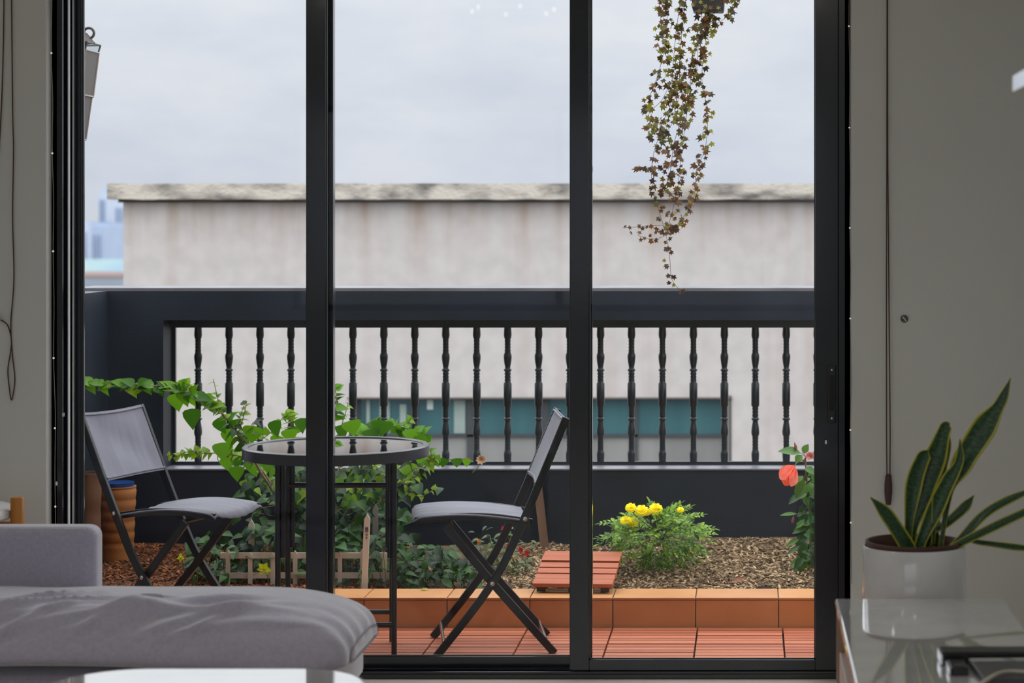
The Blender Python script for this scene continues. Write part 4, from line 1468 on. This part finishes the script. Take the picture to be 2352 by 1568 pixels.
at0(MB().box((xS, 5.53, .215), (-1.085, 6.12, .345)).build('sofa_base', SOFA, sf, bevel=.03, seg=4))
at0(MB().box((xS, 6.10, .30), (-1.840, 6.20, .635)).build('backrest', SOFA, sf, bevel=.032, seg=5))
for x, y in ((-1.135, 6.05), (-1.16, 5.60), (-3.2, 6.05), (-3.2, 5.60)):
    at0(MB().lathe([(.012, 0), (.022, .225)], (x, y, 0), 14).build('leg', BLACK_PL, sf, smooth=True))

# ---- side table
st_ = thing('side_table', 'small round white side table with honey wood legs behind the sofa', 'side table', (-2.535, 6.70, 0))
MB().lathe([(.245, .575), (.255, .583), (.255, .602), (.248, .608)], n=64).build('tabletop', mat('white_top', (.74, .74, .74), .3), st_, smooth=True)
for a in (0.02, pi / 2 - .2, pi, -pi / 2 + .2):
    x, y = .275 * cos(a), .275 * sin(a)
    MB().lathe([(.0175, 0), (.0205, .5), (.0205, .640), (.018, .643)], (x, y, 0), 20).build('leg', OAK, st_, smooth=True)
for a in (0.02, pi / 2 - .2):
    MB().bar([V((.262 * cos(a), .262 * sin(a), .555)), V((-.262 * cos(a), -.262 * sin(a), .555))], .036, .022, (0, 0, 1)).build('apron_rail', OAK, st_, bevel=.003)

# ---- white coffee table
ct = thing('coffee_table', 'glossy white coffee table with rounded corners in front of the sofa', 'coffee table', (-1.19, 4.595, 0))
def rr_loop(hx, hy, r, n=14):
    out = []
    for cx, cy, a0 in ((hx - r, hy - r, 0), (-hx + r, hy - r, pi / 2), (-hx + r, -hy + r, pi), (hx - r, -hy + r, 3 * pi / 2)):
        out += [(cx + r * cos(a0 + pi / 2 * k_ / n), cy + r * sin(a0 + pi / 2 * k_ / n)) for k_ in range(n + 1)]
    return out
mb = MB()
loops = []
for ins, z in ((.010, .452), (.0, .458), (.0, .474), (.004, .4785), (.012, .480)):
    loops.append([V((x, y, z)) for x, y in rr_loop(.35 - ins, .342 - ins, .19 - ins)])
m_ = len(loops[0])
vs = [p for lo in loops for p in lo]
fs = [(i * m_ + k_, i * m_ + (k_ + 1) % m_, (i + 1) * m_ + (k_ + 1) % m_, (i + 1) * m_ + k_) for i in range(len(loops) - 1) for k_ in range(m_)]
fs += [tuple(range(m_ - 1, -1, -1)), tuple(4 * m_ + k_ for k_ in range(m_))]
mb.add(vs, fs)
tt_ = mb.build('tabletop', WHITE_TOP, ct, smooth=True)
for pl in tt_.data.polygons:
    if abs(pl.normal.z) > .99:
        pl.use_smooth = False
for x in (-.24, .24):
    for y in (-.24, .24):
        MB().lathe([(.013, 0), (.020, .452)], (x, y, 0), 14).build('leg', mat('white_leg', (.6, .6, .6), .4), ct, smooth=True)

# ---- low cabinet at the right
cb = thing('tv_cabinet', 'low glossy white cabinet with a wooden side in front of the snake plant', 'cabinet', (.435, 4.9, 0))
CX0, CX1, CZ, CY1, CY0 = .216, .653, .5225, 5.60, 3.7
at0(MB().box((CX0, CY0, CZ - .018), (CX1, CY1, CZ)).build('top_panel', WHITE_GLOSS, cb, bevel=.007, seg=4))
for y_ in (CY1 - .022, CY0):
    at0(MB().box((CX0 + .004, y_, 0), (CX1, y_ + .022, CZ - .018)).build('end_panel', OAK_P, cb))
at0(MB().box((CX0 + .20, CY0 + .022, .08), (CX1 - .01, CY1 - .022, CZ - .018)).box((CX0 + .03, CY0 + .022, .07), (CX1 - .01, CY1 - .022, .09)).build('niche_back', NICHE, cb))
for k_ in range(3):
    y0 = CY1 - .03 - (k_ + 1) * .605
    at0(MB().box((CX0 + .010, y0, .10), (CX0 + .20, y0 + .595, .392)).build('drawer', DRAWER, cb, bevel=.002))
at0(MB().box((CX0 + .03, CY0 + .04, 0), (CX1 - .02, CY1 - .04, .07)).build('plinth', NICHE, cb))

# things on the cabinet
def disp(name, label, cat, a, b, m, part=None, rz=0):
    c = V(((a[0] + b[0]) / 2, (a[1] + b[1]) / 2, CZ))
    t = thing(name, label, cat, c, rz)
    h_ = V(((b[0] - a[0]) / 2, (b[1] - a[1]) / 2, 0))
    MB().box((-h_.x, -h_.y, 0), (h_.x, h_.y, b[2] - CZ)).build(part or 'case', m, t, bevel=.002)
    return t, h_
t, h_ = disp('set_top_box', 'flat black box with a speckled top on the white cabinet', 'box', (.414, 4.748, 0), (.640, 4.822, CZ + .028), BLACK_PL)
MB().box((-h_.x + .006, -h_.y + .006, .028), (h_.x - .006, h_.y - .006, .0295)).build('speckled_top', mat('speckled_black', (.02, .02, .022), .35, (.22, .21, .18), 90, contrast=(.30, .36)), t)
MB().box((-h_.x - .001, -h_.y - .002, .003), (-h_.x + .003, h_.y + .001, .026)).build('silver_edge', CHROME, t)
t, h_ = disp('magazine', 'slate grey magazine with a pale patterned spine on the white cabinet', 'magazine', (.478, 4.525, 0), (.650, 4.728, CZ + .020), SLATE, 'cover', radians(3))
MB().box((-h_.x, h_.y - .001, .001), (h_.x, h_.y + .004, .019)).build('patterned_spine', GREY_CARD, t)
MB().box((-h_.x, h_.y - .028, .0195), (h_.x, h_.y, .0215)).build('patterned_edge', GREY_CARD, t)
t, h_ = disp('remote_control', 'small black remote with a silver end in front of the flat box', 'remote', (.426, 4.640, 0), (.464, 4.735, CZ + .018), BLACK_PL, 'remote_body')
MB().box((-h_.x - .004, -h_.y, .001), (-h_.x, h_.y, .017)).build('silver_end', CHROME, t, bevel=.001)
MB().tube([V((-h_.x + .01, -h_.y + .02, .0185)), V((h_.x - .008, -h_.y + .02, .0185))], .003, 6).build('button_strip', SLATE, t)
cbp = path([V((.648, 4.520, CZ + .0255)), V((.60, 4.545, CZ + .0255)), V((.54, 4.565, CZ + .0255)), V((.50, 4.515, CZ + .0255)), V((.462, 4.485, CZ + .006)), V((.452, 4.415, CZ + .0045)), V((.49, 4.345, CZ + .0045)), V((.56, 4.305, CZ + .0045)), V((.64, 4.285, CZ + .0045))], 8)
tag(MB().tube(cbp, .004, 8).build('cable', CABLE, smooth=True), 'thin beige cable looping over the magazine on the cabinet', 'cable')

# ---- snake plant in a white pot on a stand
SY = 5.775
sc_ = P(2099, 1250, SY)
sp = thing('snake_plant', 'snake plant with yellow edged leaves in a white pot behind the cabinet', 'plant', (sc_.x, SY, 0))
k = SY / F
zr = CZ + .108
zr = P(0, 1251, SY).z
pr = 118 * k
MB().lathe([(pr * .86, zr - .225), (pr * .95, zr - .215), (pr, zr - .195), (pr, zr - .004), (pr * .985, zr), (pr * .955, zr), (pr * .95, zr - .006), (pr * .95, zr - .19), (0.02, zr - .19)], n=64).build('outer_pot', WHITE_CER, sp, smooth=True)
MB().lathe([(pr * .80, zr - .18), (pr * .88, zr - .01), (pr * .945, zr + .004), (pr * .945, zr + .012), (pr * .90, zr + .012), (pr * .86, zr - .004), (pr * .82, zr - .05), (.01, zr - .05)], n=64).build('inner_pot', BROWN_PL, sp, smooth=True)
MB().lathe([(pr * .825, zr - .049), (pr * .4, zr - .040), (.005, zr - .038)], n=40).build('potting_soil', mat('potting_soil', (.05, .03, .022), .95, (.02, .012, .01), 40, bump=.8, bdist=.004), sp, smooth=True)
# leaf material: green with cross bands and a yellow margin (attribute u runs across the leaf)
sm = bpy.data.materials.new('snake_leaf')
sm.use_nodes = True
t_ = sm.node_tree
n, l = t_.nodes.new, t_.links.new
b = t_.nodes['Principled BSDF']
b.inputs['Roughness'].default_value = .3
b.inputs['Specular IOR Level'].default_value = .55
at_ = n('ShaderNodeAttribute')
at_.attribute_name = 'across'
al_ = n('ShaderNodeAttribute')
al_.attribute_name = 'along'
wv = n('ShaderNodeTexNoise')
wv.noise_dimensions = '2D'
wv.inputs['Scale'].default_value = 1
wv.inputs['Detail'].default_value = 3
cx_ = n('ShaderNodeCombineXYZ')
ml1 = n('ShaderNodeMath')
ml1.operation = 'MULTIPLY'
ml1.inputs[1].default_value = 60
l(al_.outputs['Fac'], ml1.inputs[0])
ml2 = n('ShaderNodeMath')
ml2.operation = 'MULTIPLY'
ml2.inputs[1].default_value = 2.2
l(at_.outputs['Fac'], ml2.inputs[0])
l(ml1.outputs[0], cx_.inputs[0])
l(ml2.outputs[0], cx_.inputs[1])
l(cx_.outputs[0], wv.inputs[0])
g1 = n('ShaderNodeValToRGB')
g1.color_ramp.elements[0].position, g1.color_ramp.elements[1].position = .42, .62
g1.color_ramp.elements[0].color, g1.color_ramp.elements[1].color = (.010, .042, .020, 1), (.036, .10, .026, 1)
l(wv.outputs[0], g1.inputs[0])
ab = n('ShaderNodeMath')
ab.operation = 'ABSOLUTE'
l(at_.outputs['Fac'], ab.inputs[0])
st1 = n('ShaderNodeMapRange')
st1.inputs[1].default_value, st1.inputs[2].default_value = .76, .86
l(ab.outputs[0], st1.inputs[0])
mx = n('ShaderNodeMix')
mx.data_type = 'RGBA'
l(st1.outputs[0], mx.inputs[0])
l(g1.outputs[0], mx.inputs[6])
mx.inputs[7].default_value = (.42, .40, .03, 1)
l(mx.outputs[2], b.inputs['Base Color'])
def sword(pts, widths, Y0, Y1, face=(0, -1, 0), fold=.25):
    q = path([P(x, y, Y0 + (Y1 - Y0) * i / (len(pts) - 1)) for i, (x, y) in enumerate(pts)], 8)
    nq = len(q)
    me_v, ac, alg, fs = [], [], [], []
    face = V(face)
    for i, p in enumerate(q):
        d = (q[min(i + 1, nq - 1)] - q[max(i - 1, 0)]).normalized()
        a = d.cross(face).normalized()
        nn_ = a.cross(d)
        t = i / (nq - 1) * (len(widths) - 1)
        kk = min(len(widths) - 2, int(t))
        f_ = t - kk
        f_ = f_ * f_ * (3 - 2 * f_)
        w_ = (widths[kk] * (1 - f_) + widths[kk + 1] * f_) * k / 2
        for u in (-1, -.86, -.7, -.35, 0, .35, .7, .86, 1):
            me_v.append(p + a * u * w_ + nn_ * (-fold * w_ * (1 - u * u)))
            ac.append(u)
            alg.append(i / (nq - 1))
    for i in range(nq - 1):
        for j in range(8):
            fs.append((i * 9 + j, i * 9 + j + 1, i * 9 + 10 + j, i * 9 + 9 + j))
    mb = MB()
    mb.add(me_v, fs)
    o = at0(mb.build('leaf', sm, sp, smooth=True))
    for nm, data in (('across', ac), ('along', alg)):
        atr = o.data.attributes.new(nm, 'FLOAT', 'POINT')
        atr.data.foreach_set('value', data)
    so = o.modifiers.new('thickness', 'SOLIDIFY')
    so.thickness = .002
    return o
S0 = SY
sword([(2102, 1290), (2085, 1255), (2040, 1185), (2000, 1142)], [22, 36, 34, 3], S0 - .03, S0 - .06, (0.2, -1, .3))
sword([(2088, 1290), (2087, 1220), (2100, 1110), (2120, 1052), (2131, 1034)], [12, 18, 40, 34, 3], S0 + .02, S0 + .0, (.1, -1, 0))
sword([(2094, 1290), (2096, 1220), (2122, 1130), (2146, 1060), (2170, 985), (2181, 972)], [12, 20, 46, 52, 30, 2], S0 + .04, S0 + .02, (-.1, -1, 0))
sword([(2148, 1290), (2152, 1220), (2158, 1110), (2172, 1030), (2176, 985)], [10, 12, 26, 30, 4], S0 + .06, S0 + .05, (.5, -1, 0))
sword([(2158, 1290), (2166, 1220), (2182, 1130), (2212, 1060), (2258, 985), (2298, 925), (2321, 868)], [10, 10, 14, 52, 58, 26, 2], S0 + .0, S0 + .03, (-.15, -1, .1))
sword([(2105, 1290), (2115, 1245), (2150, 1165), (2178, 1105), (2203, 1060), (2205, 1008)], [16, 24, 40, 34, 20, 2], S0 - .02, S0 - .03, (-.1, -1, 0))
sword([(2144, 1252), (2147, 1180), (2152, 1130), (2166, 1105)], [8, 14, 20, 3], S0 - .015, S0 - .02, (.6, -1, 0))
sword([(2122, 1290), (2140, 1228), (2178, 1198), (2215, 1165), (2237, 1137)], [8, 9, 20, 24, 2], S0 + .03, S0 + .0, (.1, -1, .5))
sword([(2160, 1280), (2205, 1240), (2255, 1185), (2310, 1150), (2400, 1112)], [16, 20, 22, 22, 4], S0 + .0, S0 - .03, (.2, -.7, .7))
sword([(2152, 1285), (2200, 1250), (2290, 1205), (2360, 1172), (2440, 1130)], [16, 20, 24, 22, 3], S0 - .04, S0 - .08, (.2, -.7, .8))
sword([(2190, 1275), (2215, 1242), (2260, 1246), (2330, 1255), (2400, 1262)], [8, 9, 20, 26, 3], S0 - .02, S0 - .06, (0, -.5, 1))
sd = thing('plant_stand', 'wooden stand carrying the white pot behind the cabinet', 'plant stand', (sc_.x, SY, 0))
zb = zr - .2255
MB().lathe([(pr * 1.02, zb - .02), (pr * 1.02, zb)], n=40).build('stand_top', OAK_P, sd)
for a in (.5, .5 + pi / 2, .5 + pi, .5 + 3 * pi / 2):
    MB().tube([V((cos(a) * pr * .9, sin(a) * pr * .9, 0)), V((cos(a) * pr * .7, sin(a) * pr * .7, zb - .02))], .013, 12).build('leg', OAK_P, sd, smooth=True)

# ---- blind cords
WF = WY - .010
def cord(pts, Y=WF, r=.0022):
    return path([P(a, b, Y) for a, b in pts], 8)
bc = thing('blind_cord', 'brown blind cord with a wooden tassel hanging right of the door', 'blind cord', P(2041, 1100, WF), 0, 'brown blind cords')
for dx in (-4.2, 4.2):
    at0(MB().tube([P(2037 + dx * .1, -512, WF), P(2038 + dx * .1, -80, WF), P(2038 + dx * .25, 350, WF), P(2039 + dx * .7, 700, WF), P(2040.5 + dx, 1000, WF), P(2040.5 + dx * .8, 1094, WF)], .0020, 6).build('cord', CORD, bc, smooth=True))
q = P(2040.5, 1124, WF)
kk = WF / F
at0(MB().lathe([(4 * kk, 36 * kk), (7 * kk, 32 * kk), (9 * kk, 12 * kk), (9.2 * kk, -5 * kk), (7 * kk, -28 * kk), (5 * kk, -35 * kk)], q, 20).build('tassel', TASSEL, bc, smooth=True))
bl = thing('blind_cord', 'brown looped blind cord wound on a hook left of the door', 'blind cord', P(14, 735, WF), 0, 'brown blind cords')
at0(MB().tube(cord([(24, -512), (26, -80), (29, 250), (31, 340), (29, 500), (32, 640), (25, 740), (28, 810), (34, 868), (30, 905), (26, 918), (22, 895), (18, 850), (24, 810), (26, 780), (18, 748), (4, 735)]), .0022, 6).build('cord', CORD, bl, smooth=True))
at0(MB().tube(cord([(14, -512), (10, -80), (7, 130), (1, 290), (-12, 500), (-8, 700), (2, 737)]), .0022, 6).build('cord', CORD, bl, smooth=True))
h0 = P(2, 735, WF)
at0(MB().tube([V((h0.x, WY - .0005, h0.z)), V((h0.x, WF - .012, h0.z)), V((h0.x, WF - .016, h0.z + .012))], .003, 8).build('cord_hook', CHROME, bl, smooth=True))
# bare wall plug on the right
w0 = P(2077, 732, WY)
wp = thing('wall_plug', 'small metal screw fixing on the bare wall right of the door', 'wall fixing', w0)
mr_ = M4.Rotation(radians(90), 4, 'X')
g = MB().lathe([(.012, 0), (.0125, .003), (.008, .006), (.006, .007)], n=16)
q_ = MB()
q_.add([mr_ @ V(v) for v in g.v], g.f)
q_.build('plug_body', mat('worn_steel', (.22, .21, .20), .4, (.05, .05, .05), 200, metal=.6), wp, smooth=True)
MB().box((-.009, -.0085, -.0015), (.009, -.0065, .0015), M4.Rotation(radians(50), 4, 'Y')).build('screw_slot', CHROME, wp)

# white floating shelf at the right edge
sh = thing('wall_shelf', 'white floating shelf at the right edge above the snake plant', 'shelf', (.80, 4.4, 1.8))
s0 = P(2325, 192, 4.4)
MB().box((s0.x - .80, 3.0 - 4.4, -.017), (RX1 - .80, 0, .017)).build('shelf_board', WHITE_GLOSS, sh, bevel=.002)
sh.location.z = s0.z

# ---- fairy lights stapled along the door frame
def fairy(lst, label, xo):
    t = thing('fairy_lights', label, 'string lights', P(lst[0][0], lst[0][1], 7.04), 0, 'fairy lights along the door frame')
    Yf = WY - .0045
    q = path([P(a, b, Yf) for a, b in lst], 6)
    at0(MB().tube(q, .0011, 5).build('wire', mat('clear_wire', (.30, .28, .26), .5), t, smooth=True))
    return t, Yf
t, Yf = fairy([(120, -60), (118, 122), (121, 230), (120, 352), (123, 460), (122, 577), (124, 700), (123, 822), (127, 952), (126, 1080), (127, 1165), (128, 1300)], 'thin string of tiny lights down the left edge of the door frame', 0)
for px, py in ((118, 122), (120, 352), (122, 577), (123, 822), (126, 983), (127, 1163), (128, 1290)):
    mb = MB()
    mb.ball(P(px, py, Yf), .0034, 10)
    at0(mb.build('light_bulb', LED, t, smooth=True))
t, Yf = fairy([(1951, -60), (1950, 60), (1952, 180), (1951, 293), (1953, 400), (1952, 523), (1954, 630), (1953, 731), (1955, 880), (1953, 987), (1955, 1100), (1954, 1200), (1956, 1340)], 'thin string of tiny lights down the right edge of the door frame', 0)
for px, py in ((1950, 60), (1951, 293), (1952, 523), (1953, 731), (1953, 987), (1954, 1200)):
    mb = MB()
    mb.ball(P(px, py, Yf), .0030, 10)
    at0(mb.build('light_bulb', LED, t, smooth=True))

# ---- chandelier over the room (its bulbs mirror in the door glass) and fixtures for the added fill lamps
ch = thing('chandelier', 'small ring chandelier with warm bulbs hanging from the room ceiling', 'chandelier', (-1.31, 2.4, 2.68))
MB().tube([V((.24 * cos(2 * pi * i / 48), .24 * sin(2 * pi * i / 48), 0)) for i in range(49)], .007, 8).build('ring', BLACK_PL, ch, smooth=True)
MB().tube([V((0, 0, .02)), V((0, 0, CEILZ - 2.68))], .006, 8).build('rod', BLACK_PL, ch)
sp_ = MB()
for i in range(3):
    a = 2 * pi * i / 6
    sp_.tube([V((.24 * cos(a), .24 * sin(a), 0)), V((0, 0, .02)), V((-.24 * cos(a), -.24 * sin(a), 0))], .004, 6)
sp_.build('spoke', BLACK_PL, ch)
for i in range(6):
    a = 2 * pi * i / 6 + .25
    mb = MB()
    mb.ball((.24 * cos(a), .24 * sin(a), -.026), .012, 14, 1.3)
    mb.build('bulb', BULB, ch, smooth=True)
for x_, y_ in FILL_LAMPS:
    t = thing('downlight', 'round recessed downlight in the room ceiling', 'ceiling light', (x_, y_, CEILZ), 0, 'recessed downlights')
    MB().lathe([(.105, 0), (.105, -.008), (.085, -.010), (.084, -.002)], n=32, caps=False).build('trim_ring', mat('white_trim', (.8, .8, .8), .4), t, smooth=True)
    MB().lathe([(.084, -.003), (.083, -.004)], n=32).build('diffuser', FILL_DISC, t)
